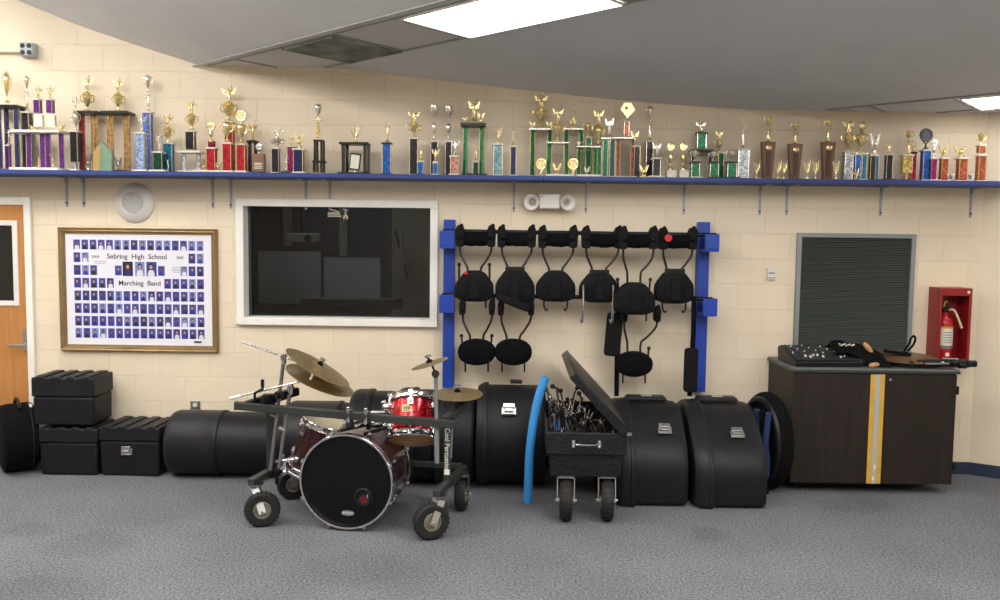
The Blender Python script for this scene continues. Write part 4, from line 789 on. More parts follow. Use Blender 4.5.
    for s in (-1, 1):
        m = MB(); q = P(pcx+s*pw*.30, pcy+ph/2-3, .01); q2 = P(pcx+s*pw*.30, pcy+ph/2+4, .01)
        if hooks == 1: m.tube(arc([q, q2, P(pcx+s*pw*.25, pcy+ph/2+9), P(pcx+s*pw*.2, pcy+ph/2+7)]), .007)
        elif hooks == 2: m.tube(arc([P(pcx+s*15-1, pcy-2, -.075), P(pcx+s*15-1, pcy+18, -.09), P(pcx+s*15-2, pcy+35, -.06), P(pcx+s*15-4, pcy+33, -.03)]), .009); 
        else: m.cyl(q, q2+Vector((0, 0, -.02)), .007)
        obj('hook', m, M_chrome if hooks == 2 else M_bplas, t)
    return t
harness('harness with a small red tag on its pad, left end of the upper bar', 460, 491.5, 236, 17, 474.3, 286, 38, 31, red=(466, 273, .02, .4), pegs=1)
harness('upper-bar harness with a folded strap under its pad', 501.7, 531.7, 236.5, 17, 515, 286, 39, 35, tab=True)
harness('upper-bar harness with plain rounded pad, third from the left', 542.5, 573.3, 237, 17, 555.7, 286, 39, 31, hooks=1)
harness('upper-bar harness with two long silver hooks beside its pad', 586, 618.5, 237.5, 17, 599, 287, 39, 31, hooks=2, tab=True)
harness('harness on long straight rods whose pad hangs lower than its neighbours', 623, 653.3, 238, 20, 634, 298.5, 41, 32, pegs=2, HY=-.31)
harness('harness with a round red tag on its shoulder pad, right end of the upper bar', 663, 692.5, 238.5, 17, 674, 287, 38.5, 33, red=(666.5, 238, .028, 1), hooks=1, tab=True)
harness('lower-bar harness with oval pad at the far left of the rack', 462.5, 492, 307, 14, 476.7, 352, 38, 26.5, pad=False, pegs=2, HY=-.225)
harness('lower-bar harness with oval pad, second from the left', 501, 531, 307.5, 14, 513.3, 352, 37.5, 26.5, pad=False, HY=-.225)
harness('lone lower harness with oval pad above the open tool chest', 624, 657, 314, 14, 634, 364, 37, 25.5, pad=False, pegs=2, HY=-.225)
# folded strap draped on the second harness
def strap(label, pts, w_, y, pads=(), name='carrying_strap', mt=None):
    t = thing(name, label, 'strap', W(pts[0][0], pts[0][1], y)); m = MB(); P = [W(a, b, y) for a, b in pts]
    for a, b in zip(P, P[1:]): m.bar(a, b, w_, .012, up=(0, 1, 0))
    obj('webbing', m, mt or M_fabric, t)
    for (x0, y0, x1, y1, wp) in pads:
        m = MB(); a, b = W(x0, y0, y-.012), W(x1, y1, y-.012); d = (b-a).normalized(); s_ = Vector((0, 1, 0)).cross(d)
        m.T = Matrix.Translation(a) @ Matrix((s_, Vector((0, 1, 0)), d)).transposed().to_4x4(); L = (b-a).length
        m.prism(roundpoly([(-wp/2, 0), (wp/2, 0), (wp/2, L), (-wp/2, L)], .03), -.022, .022); obj('pad', m, M_pad, t, bevel=.01)
    return t
def strap2(label, pts, w_, y, pads): return strap(label, pts, w_, y, pads)
strap2('padded black strap hanging left of the lone lower harness', [(619, 296), (617, 330), (617, 360), (616.5, 396)], .036, -.19, [(615.5, 313, 611.5, 356, .125)])
strap2('padded black strap hanging over the right blue post', [(694, 296), (693.5, 330), (692, 360), (689.5, 396)], .036, -.3, [(691.5, 348, 690, 392, .105)])
strap2('loose black strap draped under the second upper harness', [(498, 297), (512, 302), (531, 308)], .05, -.33, [(497, 296, 530, 309, .06)])

# ------------------------------------------------------------------ black cases along the wall
def latch(t, p, n=Vector((0, -1, 0)), s=1.0, upv=Vector((0, 0, 1))):
    n = n.normalized(); x = upv.cross(n).normalized(); u = n.cross(x); R = Matrix((x, n, u)).transposed().to_4x4()
    m = MB(); m.T = Matrix.Translation(p) @ R
    m.box((0, .004, -.01*s), (.085*s, .01, .05*s)); m.box((0, .015, .022*s), (.07*s, .016, .028*s)); m.box((0, .02, -.006*s), (.05*s, .008, .02*s)); m.box((0, .012, -.028*s), (.075*s, .014, .01*s))
    return obj('latch', m, M_steel, t, bevel=.003, label='steel buckle latch')
def boxcase(label, cx, w_, y0, dp, z0, h, rz=0, lidh=.12, latch_at=None, name='equipment_case'):
    t = thing(name, label, 'case', (cx, y0+dp/2, z0), rz)
    m = MB(); m.box((0, 0, (h-lidh)/2), (w_*.95, dp*.95, h-lidh), top=1.02); obj('body', m, M_case, t, local=True, bevel=.018, seg=3)
    m = MB(); m.box((0, 0, h-lidh/2-.01), (w_, dp, lidh-.02), top=1.0); obj('lid', m, M_case2, t, local=True, bevel=.014, seg=3)
    m = MB()
    for i in range(4):
        X = -w_*.36+w_*.24*i; m.box((X, 0, h-.014), (w_*.15, dp*.94, .014), top=.9); m.box((X, -dp/2+.002, h-.03), (w_*.14, .012, .035), top=.9)
    obj('lid_ribs', m, M_case2, t, local=True, bevel=.005)
    if latch_at: latch(t, parent_mw(t) @ Vector((latch_at[0], -dp/2*.955-.001, latch_at[1])))
    return t
a, b = W(38, 450, -.42).x, W(97.5, 450, -.42).x; hl = W(68, 426.5, -.42).z
boxcase('ribbed black case at the bottom of the left stack', (a+b)/2, b-a, -.42, .36, 0, hl, 0, .13)
a, b = W(31, 400, -.43).x, W(93.5, 400, -.43).x; hu = W(62, 375, -.43).z-hl
t_ = boxcase('ribbed black case stacked on top of another at the left', (a+b)/2, b-a, -.43, .33, hl+.008, hu-.01, math.radians(1), .17)
a, b = W(98.5, 450, -.42).x, W(161, 450, -.42).x; h3 = W(130, 425, -.42).z
boxcase('low ribbed black case with a silver latch, right of the left stack', (a+b)/2, b-a, -.42, .38, 0, h3, math.radians(-2), .13, latch_at=(-.02, h3*.5))
# round bag at the far left
c = W(19, 440, -.3); t = thing('drum_bag', 'round soft black drum bag leaning by the oak door', 'bag', (c.x-.02, -.28, 0), rot=(0, 0, math.radians(38)))
m = MB(); R_ = W(19, 404, -.3).z/2; m.lathe([(R_*.86, -.12), (R_*.97, -.105), (R_, -.07), (R_, .07), (R_*.97, .105), (R_*.86, .12)], (0, 0, R_), (1, 0, 0), 36); obj('body', m, M_fabric, t, local=True)
m = MB(); m.tube(arc([(.0, -.14, 2*R_*.965), (0, -.07, 2*R_+.03), (0, .06, 2*R_+.03), (0, .12, 2*R_*.97)]), .012); obj('handle', m, M_bplas, t, local=True)
m = MB(); m.ring((.075, 0, R_), R_*1.0, .006, (1, 0, 0), 36); m.m = 1; m.box((.08, -.1, 2*R_*.975), (.02, .05, .014), Matrix.Rotation(.4, 3, 'X')); obj('zip', m, [M_bplas, M_chrome], t, local=True)

def tubcase(label, x0, x1, prof, band=None, latches=(), strapx=None, name='bass_drum_case', yaw=0, buckle_top=None):
    """barrel case: profile in (y,z) swept along x"""
    cy0 = sum(p[0] for p in prof)/len(prof); cx = (x0+x1)/2
    t = thing(name, label, 'case', (cx, cy0, 0), yaw)
    L = x1-x0; n = len(prof); cz = sum(p[1] for p in prof)/n
    def sweep(m, xs):
        vs = []; fs = []
        for x, k in xs:
            for y, z in prof: 
                zz = cz+(z-cz)*k; vs.append((x-cx, (y-cy0)*k, max(zz, .0)))
        for i in range(len(xs)-1):
            for j in range(n): j2 = (j+1) % n; fs.append((i*n+j, i*n+j2, (i+1)*n+j2, (i+1)*n+j))
        fs.append(tuple(range(n))); fs.append(tuple((len(xs)-1)*n+j for j in range(n))); m.add(vs, fs); return m
    sp_ = band if band else .35
    xm = x0+L*sp_
    obj('body', sweep(MB(), [(xm-.03, .965), (x1-.05, .965), (x1-.02, .955), (x1-.004, .93), (x1, .88)]), M_case, t, local=True)
    obj('lid', sweep(MB(), [(x0, .88), (x0+.004, .94), (x0+.025, .98), (x0+.05, 1.0), (xm-.035, 1.0), (xm-.03, 1.012), (xm-.006, 1.012), (xm, 1.0)]), M_case2, t, local=True)
    for (lx, ly, lz, nx, nz) in latches: latch(t, Vector((lx, ly, lz)), Vector((nx*0, -1, nz)))
    return t
def circ(yc, r, n=40, flat=0): return [(yc+r*math.cos(2*PI*i/n), max(r+r*math.sin(2*PI*i/n), flat)-flat) for i in range(n)]
def dprof(yf, yb, h, yt0, yt1, zm): return roundpoly([(yf+.015, 0), (yb, 0), (yb+.06, h*.5), (yt1, h*.97), (yt0, h), (yf-.0, zm)], [.035, .12, .3, .12, .14, .3], 7)
r5 = W(190, 411.5, -.34).z/2
x0, x1 = W(163, 440, -.52).x, W(284, 440, -.5).x
tubcase('long black barrel case lying between the square cases and the drum rack', x0, x1, circ(-.01-r5-.04, r5+.003, flat=.006), band=.44)
x0, x1 = W(286.5, 430, -.42).x, W(350, 430, -.42).x; h = W(325, 402, -.4).z
tubcase('black barrel case behind the bass drum, half hidden by the rack bar', x0, x1, circ(-.33-.02, h/2, flat=.006), band=.85)
x0, x1 = W(352, 430, -.42).x, W(396, 430, -.42).x; h = W(370, 389.5, -.4).z
tubcase('black barrel case rising behind the rack between the cymbals and red tom', x0, x1, circ(-.36-.01, h/2, flat=.006), band=.48)
x0, x1 = W(398, 430, -.42).x, W(437, 430, -.42).x; h = W(418, 388, -.4).z
tubcase('black barrel case directly behind the red tom', x0, x1, circ(-.37, h/2, flat=.006), band=.5)
x0, x1 = W(439, 430, -.42).x, W(475.5, 430, -.42).x; h = W(458, 391, -.4).z
tubcase('black barrel case behind the flat cymbal', x0, x1, circ(-.38, h/2, flat=.006), band=.06)
x0, x1 = W(477, 430, -.5).x, W(545, 430, -.5).x; h = W(500, 383, -.42).z
t = tubcase('large black bass drum case with silver latch, left of the blue foam noodle', x0, x1, circ(-.02-h/2, h/2, flat=.006), band=.16)
yy = -.02-h/2; an = math.radians(38); p = Vector((W(509, 405, -.7).x, yy-h/2*math.cos(an), h/2+h/2*math.sin(an))); latch(t, p, Vector((0, -math.cos(an), math.sin(an))), 1.25, Vector((0, math.sin(an), math.cos(an))))
m = MB(); q = Vector((W(516, 383, -.42).x, yy, h)); m.box(q+Vector((0, 0, .01)), (.09, .07, .024)); obj('top_latch', m, M_bplas, t, bevel=.006)
def big(label, pa, pb, ptop, yf, latchpx, tilt=0, yt=(-.62, -.3), zm=.36):
    x0, x1 = W(pa, 450, yf).x, W(pb, 450, yf).x; h = W((pa+pb)/2, ptop, (yt[0]+yt[1])/2).z
    t = tubcase(label, x0, x1, dprof(yf, -.14, h, yt[0], yt[1], zm), band=.26)
    A = Vector((yf, zm)); B = Vector((yt[0], h)); k = .42; P2 = A.lerp(B, k); d = (B-A).normalized(); nn = Vector((-d.y, d.x)) if -d.y < 0 else Vector((d.y, -d.x)); 
    if nn.x > 0: nn = -nn
    d0 = ray(*latchpx)   # where the latch meets the sloping front
    s_ = None
    for i in range(400):
        u = 4+i*.01; q = c_loc+d0*u
        if (Vector((q.y, q.z))-A).dot(nn) < .004: s_ = q; break
    n3 = Vector((0, nn.x, nn.y)); u3 = Vector((0, d.x, d.y)); latch(t, s_+n3*.006, n3, 1.15, u3)
    q = Vector(((x0+x1)/2+.02, (yt[0]+yt[1])/2, h)); m = MB(); m.box(q+Vector((0, .0, .004)), (L_(x0, x1)*.62, .12, .03), top=.9); obj('top_strap', m, M_case2, t, bevel=.01); 
    m = MB(); m.box(q+Vector((0, -.02, .024)), (.08, .04, .012)); obj('top_latch', m, M_steel, t, bevel=.003)
    return t
def L_(a, b): return abs(b-a)
big('big black drum case with sloping front and latch, behind the open chest', 618, 691, 398, -1.0, (664.5, 430))
big('big black drum case with sloping front, nearest the laminate cabinet', 697, 771, 399, -1.02, (737, 434), yt=(-.58, -.26), zm=.34)

# round bag with blue cloth between the cases and the cabinet
rc = W(775, 388, -.28).z/2; X = 1.975
t = thing('cymbal_bag', 'round black bag standing on edge against the cabinet side', 'bag', (X, -.47, 0), rot=(0, 0, math.radians(15)))
m = MB(); m.lathe([(rc*.3, -.05), (rc*.82, -.055), (rc*.95, -.05), (rc*1.0, -.02), (rc*1.0, .02), (rc*.95, .05), (rc*.8, .05)], (0, 0, rc), (1, 0, 0), 40, sy=.8); obj('body', m, M_fabric, t, local=True)
m = MB(); m.T = Matrix.Translation((-.05, 0, rc)); m.ring((0, 0, 0), rc*.84, .03, (1, 0, 0), 36, sy=.8); obj('rim', m, M_bplas, t, local=True)
t = thing('folded_cloth', 'blue and black folded cloth tucked beside the round bag', 'cloth', (X-.075, -.5, 0), math.radians(15))
m = MB()
for k in range(6):
    m.m = k % 2; pts = [Vector((-.03-.006*k+.012*math.sin(2.2*u+k), -.16+.055*k+.01*math.sin(3*u), .14+.12*u)) for u in range(5)]; m.tube(arc(pts, 3), .028, 8, .022)
m.m = 1; m.box((-.03, 0, .09), (.1, .28, .18), top=.8); obj('folds', m, [M_navyfab, M_fabric], t, local=True)

# ------------------------------------------------------------------ laminate cabinet and what stands on it
cy0, cy1 = -.60, -.01; cx0, cx1 = W(791.5, 430, cy0).x, W(955, 430, cy0).x; czb, czt = W(870, 483.5, cy0).z, W(870, 370.5, cy0).z
t = thing('laminate_cabinet', 'dark woodgrain two-door cabinet with yellow taped centre', 'cabinet', ((cx0+cx1)/2, (cy0+cy1)/2, 0))
m = MB(); m.bb(cx0+.004, cx1-.004, cy0+.02, cy1, czb, czt-.02); obj('body', m, M_wood, t, smooth=False)
m = MB(); m.bb(cx0-.008, cx1+.012, cy0-.006, cy1, czt-.02, czt+.012); obj('top', m, M_greytop, t, bevel=.004, label='grey laminate top')
m = MB(); m.bb(cx0-.01, cx1+.014, cy0-.01, cy0-.004, czt-.018, czt-.0); m.bb(cx0-.012, cx0-.008, cy0-.01, cy1, czt-.018, czt+.0); obj('edge_trim', m, M_dsteel, t)
m = MB(); m.bb(cx0+.1, cx1-.16, cy0+.2, cy1-.04, 0, czb); obj('plinth', m, M_dark, t)
xc = W(875.5, 430, cy0).x
for s, (a, b) in zip((-1, 1), ((cx0+.004, xc-.002), (xc+.002, cx1-.004))):
    m = MB(); m.bb(a, b, cy0, cy0+.019, czb, czt-.026); d = obj('door', m, M_wood, t, bevel=.002)
    m = MB(); m.bb(xc-.052 if s < 0 else xc+.018, xc-.018 if s < 0 else xc+.052, cy0-.0015, cy0, czb, czt-.028); obj('yellow_tape', m, M_yellow, d)
    if s > 0:
        m = MB(); m.cyl((xc+.09, cy0, czt-.065), (xc+.09, cy0-.006, czt-.065), .01); obj('lock', m, M_chrome, d)
        for zz in (czt-.14, czb+.14): m = MB(); m.box((cx1+.004, cy0+.02, zz), (.016, .05, .06)); obj('hinge', m, M_bplas, d)
m = MB(); m.bb(xc-.018, xc+.018, cy0-.004, cy0-.0015, czb, czt-.028); m.m = 1
for k in range(2): m.box((xc+random.uniform(-.006, .006), cy0-.0045, czb+.04+.085*k), (.012, .001, .03))
obj('silver_strip', m, [M_gtape, M_lab], t)
ct = czt+.012
# mixer
a = W(797, 364, -.50); b = W(857, 364, -.50); rz = math.radians(3)
t = thing('mixing_console', 'black audio mixing console with rows of knobs on the cabinet', 'mixing console', ((a.x+b.x)/2-.01, -.36, ct), rz)
w_ = .50; m = MB(); m.prism([(-.18, 0), (.17, 0), (.19, .10), (.15, .12), (-.165, .05), (-.185, .035)], -w_/2, w_/2, 'yz'); obj('body', m, M_bplas, t, local=True, bevel=.004)
sl = math.atan2(.07, .315); R = Matrix.Rotation(sl, 3, 'X')
m = MB(); m.box((0, -.008, .0862), (w_-.03, .315, .003), R); obj('panel', m, mat('mixer_panel', (46, 48, 50), .5), t, local=True)
def mz(y): return .05+(y+.165)*.07/.315+.004
for i in range(14):
    X = -w_/2+.035+i*.033
    for j in range(7):
        Y = -.03+j*.026; m = MB(); m.lathe([(.0055, 0), (.004, .01), (.0001, .0105)], (X, Y, mz(Y)), n=8); obj('knob', m, M_lab if (i*3+j*5) % 7 == 0 else M_dsteel, t, local=True)
    Y = -.10+.02*math.sin(i*1.7); m = MB(); m.box((X, Y, mz(Y)+.006), (.011, .02, .012), R); obj('fader_cap', m, M_lab if i in (2, 3, 4, 5, 6, 10, 11) else M_dsteel, t, local=True)
# black cloth bag
p = W(855, 352, -.4); t = thing('gig_bag', 'crumpled black bag with a white mark lying on the mixing console', 'bag', (p.x, -.38, ct+.09))
m = MB(); n1, n2 = 12, 8; vs = []; fs = []
A_, B2 = W(833, 344, -.4), W(884, 366, -.4)
for lay in (0, 1):
    for i in range(n1+1):
        for j in range(n2+1):
            u = i/n1; v = j/n2; x = A_.x+(B2.x-A_.x)*u; y = -.52+.27*v
            edge = min(u, 1-u, v, 1-v)*4; th = .075*min(1, edge)**.5
            zc_ = (ct+.125)*(1-u**1.5)+(ct+.03)*(u**1.5)+.018*math.sin(7*u+3*v)+.012*math.cos(9*v-4*u)-.04*(1-v)
            zc_ = max(zc_, ct+.002)
            vs.append((x, y+.02*math.sin(5*u), zc_+(th if lay else 0)))
N = (n1+1)*(n2+1)
for i in range(n1):
    for j in range(n2):
        k = i*(n2+1)+j; q = (k, k+1, k+n2+2, k+n2+1); fs.append(q); fs.append(tuple(x+N for x in reversed(q)))
def ed(a, b): fs.append((a, b, b+N, a+N))
for i in range(n1): ed(i*(n2+1), (i+1)*(n2+1)); ed(i*(n2+1)+n2, (i+1)*(n2+1)+n2)
for j in range(n2): ed(j, j+1); ed(n1*(n2+1)+j, n1*(n2+1)+j+1)
m.add(vs, fs); obj('fabric', m, M_fabric, t)
m = MB(); q = W(846, 345, -.53)
for k, (dx, dz) in enumerate(((-.05, .01), (-.03, -.004), (-.01, .012), (.012, -.002), (.03, .01), (.048, -.004))): m.bar(q+Vector((dx, 0, dz)), q+Vector((dx+.02, .02, -dz)), .012, .004)
obj('white_mark', m, M_lab, t)
# wooden mallet heads / blocks
for (px, py, px2, py2, lab) in ((864, 343, 873, 354, 'short tan stick end poking from under the black bag, upper one'), (863, 366, 875, 363, 'tan stick lying on the cabinet edge below the bag, lower one')):
    a, b = W(px, py, -.45), W(px2, py2, -.45)
    if py > 360: a = Vector((a.x, -.57, ct+.02)); b = Vector((b.x, -.51, ct+.02))
    m = MB(); d = (b-a); m.lathe([(.008, 0), (.017, .01), (.02, d.length*.5), (.015, d.length*.9), (.004, d.length)], a, d, 12); tag(obj('drum_stick', m, mat('tan_wood', (188, 142, 96), .5, var=.1)), lab, 'drum stick')
# bronze cymbal with a strap
def cymbal_mb(R, bell=.2, bow=.09, th=.002):
    pr = []; n = 10
    top = [(R, 0), (R*.8, R*bow*.4), (R*.6, R*bow*.72), (R*.4, R*bow*.9), (R*bell*1.15, R*bow), (R*bell, R*bow*1.15), (R*bell*.8, R*bow*1.7), (R*bell*.4, R*bow*2.1), (.0001, R*bow*2.2)]
    return [(.0001, R*bow*2.2-th*1.5)]+[(r, z-th) for r, z in reversed(top[:-1])]+top
c = W(906.5, 357.5, -.38); t = thing('hand_cymbal', 'bronze hand cymbal with a black strap lying on the cabinet', 'cymbal', (c.x, -.34, ct+.056), rot=(math.radians(4), 0, 0))
m = MB(); m.lathe(cymbal_mb(.245, .2, .05), n=48); obj('plate', m, M_cymbal2, t, local=True)
m = MB(); m.tube(arc([(0, 0, .02), (.0, .0, .05), (.03, 0, .1), (.04, 0, .14), (.06, 0, .165), (.075, 0, .14), (.06, 0, .09), (.02, 0, .045)], 4), .008, 8); m.lathe([(.05, .018), (.05, .03), (.02, .04)], n=16); m.box((-.08, 0, .035), (.14, .05, .02), Matrix.Rotation(.15, 3, 'Y')); obj('strap', m, M_fabric, t, local=True, label='black looped hand strap')
# folded black stand hardware
c = W(936, 367, -.5); t = thing('folded_stand', 'folded black metal stand lying on the cabinet at the right end', 'stand', (c.x, -.51, ct))
m = MB()
for k, (x0_, x1_, yy_, zz_) in enumerate(((-.22, .2, -.04, .022), (-.2, .22, 0.02, .024), (-.15, .24, -.01, .05), (-.24, .1, .05, .03), (-.1, .23, -.05, .045))): m.tube([(x0_, yy_, zz_), (x1_, yy_+.03*(-1)**k, zz_+.005)], .013, 8)
obj('legs', m, M_rod, t, local=True)
for x_ in (-.2, -.1, 0.0, .1, .2): m = MB(); m.box((x_, -.02, .035), (.03, .09, .035), Matrix.Rotation(.3*x_*5, 3, 'Z')); obj('clamp', m, M_bplas, t, local=True, bevel=.004)
m = MB(); m.cyl((.21, -.03, .04), (.27, -.03, .04), .025); obj('knob', m, M_bplas, t, local=True)
m = MB(); m.cyl((.12, -.08, .03), (.17, -.08, .03), .02); obj('knob', m, M_bplas, t, local=True)
m = MB(); m.tube([(-.12, -.07, .04), (.05, -.075, .045)], .006); m.ball((.0, -.08, .05), .013); m.tube([(.04, 0, .07), (.15, -.01, .068)], .008); obj('wing_bolts', m, M_steel, t, local=True)
for s in (0,): pass

# ------------------------------------------------------------------ blue foam noodle
t_pts = [Vector((*Fl(527.5, 502.5)[:2], 0))]
b0 = Fl(527.5, 503)
pts = [Vector((b0.x, b0.y, .003)), W(528.5, 480, b0.y), W(530, 450, b0.y+.0), W(533.5, 422, b0.y+.0), W(538.5, 398, b0.y+.0), W(545.5, 377, b0.y+.0)]
pts = [p + Vector((0, .00*i, 0)) for i, p in enumerate(pts)]
m = MB(); pp = arc(pts, 5); m.tube(pp, .031, 16); m.m = 1; d = (pp[-1]-pp[-2]).normalized(); m.cyl(pp[-1], pp[-1]+d*.001, .011)
tag(obj('pool_noodle', m, [M_noodle, M_dark]), 'curved bright blue foam noodle leaning beside the open chest', 'pool noodle')

# ------------------------------------------------------------------ casters
def caster(t, ctr, r, wd, axis, top, fw_=.045):
    """wheel with centre ctr, fork up to the point top"""
    ctr, axis, top = Vector(ctr), Vector(axis).normalized(), Vector(top); h = wd/2
    cs = bpy.data.objects.new('caster', None); col.objects.link(cs); cs.parent = t; cs.empty_display_size = .03; cs.matrix_basis = parent_mw(t).inverted() @ Matrix.Translation(ctr)
    m = MB(); m.lathe([(r*.48, -h*.8), (r*.7, -h), (r*.9, -h*.92), (r*.98, -h*.55), (r, -h*.2), (r, h*.2), (r*.98, h*.55), (r*.9, h*.92), (r*.7, h), (r*.48, h*.8)], ctr, axis, 32, cap=False)
    q = Vector((0, 0, 1)).rotation_difference(axis)
    for k in range(24):
        a = 2*PI*k/24; p = ctr+q @ Vector((r*.99*math.cos(a), r*.99*math.sin(a), 0)); m.bar(p-axis*h*.6, p+axis*h*.6, .012, .006, up=(p-ctr))
    obj('tire', m, M_rubber, cs)
    m = MB(); m.lathe([(.0001, -h*1.1), (r*.18, -h*1.1), (r*.2, -h*.6), (r*.4, -h*.5), (r*.47, -h*.95), (r*.5, -h*.9), (r*.5, h*.9), (r*.47, h*.95), (r*.4, h*.5), (r*.2, h*.6), (r*.18, h*1.1), (.0001, h*1.1)], ctr, axis, 24); obj('hub', m, mat('hub_metal', (146, 140, 124), .5, .4), cs)
    m = MB(); g = h+.014
    for s in (-1, 1): a = ctr+axis*s*g; b = Vector((top.x, top.y, top.z-.02))+axis*s*g; m.bar(a-(b-a).normalized()*.015, b, .006, fw_, up=axis.cross((b-a)))
    m.bar(Vector((top.x, top.y, top.z-.018))-axis*(g+.004), Vector((top.x, top.y, top.z-.018))+axis*(g+.004), .05, .008); m.cyl(ctr-axis*(g+.015), ctr+axis*(g+.015), .009); m.cyl((top.x, top.y, top.z-.018), (top.x, top.y, top.z), .022)
    m.box((top.x, top.y, top.z-.003), (.09, .09, .006)); obj('fork', m, M_steel, cs, label='bright steel fork')
    return cs

# ------------------------------------------------------------------ open tool chest on wheels
cyf, cyb = -1.30, -.17
def CX(px): return W(px, 440, cyf).x
xl, xr = W(546, 440, cyf).x, W(627, 440, cyf).x; zr, zm_, zb_ = W(590, 433, cyf).z, W(590, 455, cyf).z, W(590, 478, cyf).z
xm = (xl+xr)/2; rz = math.radians(-.8)
t = thing('tool_chest', 'open black diamond-plate tool chest on wheels with raised lid', 'tool chest', (xm, cyf, 0), rz)
hw = (xr-xl)/2; LN = cyb-cyf-.04
m = MB(); k = .02                                # rim walls
m.bb(-hw, hw, 0, k, zm_, zr); m.bb(-hw, hw, LN-k, LN, zm_, zr); m.bb(-hw, -hw+k, k, LN-k, zm_, zr); m.bb(hw-k, hw, k, LN-k, zm_, zr); obj('upper_body', m, M_diamond, t, local=True, bevel=.005)
m = MB(); h2 = hw*.93; h3 = hw*.86
m.add([(-h2, .02, zm_), (h2, .02, zm_), (h2, LN-.02, zm_), (-h2, LN-.02, zm_), (-h3, .03, zb_), (h3, .03, zb_), (h3, LN-.03, zb_), (-h3, LN-.03, zb_)], [(4, 5, 6, 7), (0, 1, 5, 4), (1, 2, 6, 5), (2, 3, 7, 6), (3, 0, 4, 7), (0, 3, 2, 1)]); obj('lower_body', m, M_diamond, t, local=True, bevel=.006)
m = MB(); hz = (zr+zm_)/2
m.tube(arc([(-.07, -.004, hz), (-.065, -.03, hz), (.065, -.03, hz), (.07, -.004, hz)], 4), .006, 8); m.box((-.085, -.003, hz), (.02, .006, .05)); m.box((.085, -.003, hz), (.02, .006, .05))
for s in (-1, 1):
    for s2 in (-1, 1): m.ball((s*.085, -.006, hz+s2*.018), .006)
obj('handle', m, M_chrome, t, local=True, label='chrome pull handle')
# lid: hinged along the right side
mw = parent_mw(t); L = 2*hw-.01; la = math.radians(180-47)
dv = Vector((math.cos(la), 0, math.sin(la))); nv = Vector((-dv.z, 0, dv.x)) 
hg = Vector((hw+.01, 0, zr+.015)); ldm = MB(); ldm.T = Matrix.Translation(hg) @ Matrix((dv, Vector((0, 1, 0)), nv)).transposed().to_4x4()
# box is drawn in (along lid, depth, normal)
Lh = .053
ldm.bb(0, L, -.01, LN+.01, -Lh-.004 if False else -.006, .0)
up_ = 1
lid = MB(); lid.T = ldm.T
s_n = -1
lid.bb(0, L, -.012, LN+.012, -.008, 0)
lid.bb(0, L, -.012, -.004, 0, Lh); lid.bb(0, L, LN+.004, LN+.012, 0, Lh); lid.bb(0, .008, -.004, LN+.004, 0, Lh); lid.bb(L-.008, L, -.004, LN+.004, 0, Lh)
lo = obj('lid', lid, M_diamond, t, local=True, bevel=.004, label='raised diamond-plate lid')
m = MB(); m.T = ldm.T
for i in range(10): m.box((.05+i*(L-.1)/9, -.013, Lh*.5), (.03, .006, .008), Matrix.Rotation(.6, 3, 'Y'))
m.box((L*.5, LN*.5, .004), (L*.8, .05, .012)); obj('lid_stiffener', m, M_bplas, t, local=True)
m = MB(); m.cyl((hw+.005, .02, zr), (hw+.005, LN-.02, zr), .008); m.m = 1; m.box((hw+.012, -.012, zr+.0), (.03, .01, .02)); obj('hinge', m, [M_bplas, M_steel], t, local=True)
for px in (565.5, 606.5):
    c = Fl(px, 519.5); cc = Vector((c.x, c.y+.0, .132)); caster(t, cc, .132, .085, (1, -.05, 0), (cc.x, cc.y+.03, zb_), .016)
    cc2 = cc+Vector((.04, .75, 0)); caster(t, cc2, .132, .085, (1, -.05, 0), (cc2.x, cc2.y, zb_), .016)
# hardware heap in the chest
def stand_proto():
    t = thing('drum_stand', 'folded chrome drum stand in the heap inside the open chest', 'drum stand', (0, 0, 0), group='chrome drum stands heaped in the open chest')
    m = MB(); m.cyl((0, 0, 0), (0, .3, 0), .0125); m.cyl((0, .3, 0), (0, .52, 0), .009); obj('tube', m, M_chrome, t, local=True)
    for a in range(3):
        q = a*2*PI/3+.4; m = MB(); dx, dz = math.cos(q)*.028, math.sin(q)*.028
        m.tube([(dx*.6, .28, dz*.6), (dx*1.3, .1, dz*1.3), (dx*1.5, -.05, dz*1.5)], .006, 6); l = obj('leg', m, M_chrome, t, local=True)
        m = MB(); m.lathe([(.011, 0), (.013, .03), (.009, .045)], (dx*1.5, -.05, dz*1.5), (0, -1, 0), 10); obj('rubber_foot', m, M_rubber, l, local=True)
    for k, y in enumerate((.3, .16)):
        m = MB(); m.lathe([(.02, 0), (.02, .035)], (0, y, 0), (0, 1, 0), 12); m.bar((0, y+.015, 0), (.045, y+.015, .012), .01); m.box((.05, y+.015, .012), (.006, .02, .03)); obj('collar', m, M_bplas if k else M_chrome, t, local=True)
    m = MB(); m.cyl((0, .5, 0), (0, .56, .03), .006); m.ball((0, .565, .033), .018); obj('tilter', m, M_bplas, t, local=True)
    return t
pr = stand_proto(); zc = zr-.10
cfg = []
for i in range(30):
    u = (i % 6)/5; lay = i//6
    cfg.append((xl+.075+(.36-.055*lay)*u, cyf+.12+.24*((i*7) % 5)/5, zc-.03+.028*lay, math.radians(random.uniform(-10, 12)), math.radians(1+4.5*lay*(1-.5*u)+random.uniform(-2, 6)), random.uniform(0, 6)))
for i, (x, y, z, yaw, el, rl) in enumerate(cfg):
    o = pr if i == 0 else copy_tree(pr)
    o.location = (x, y, z); o.rotation_mode = 'QUATERNION'
    o.rotation_quaternion = (Matrix.Rotation(yaw-.05, 3, 'Z') @ Matrix.Rotation(el, 3, 'X') @ Matrix.Rotation(rl, 3, 'Y')).to_quaternion(); sc_ = random.uniform(.85, 1.1); o.scale = (sc_,)*3

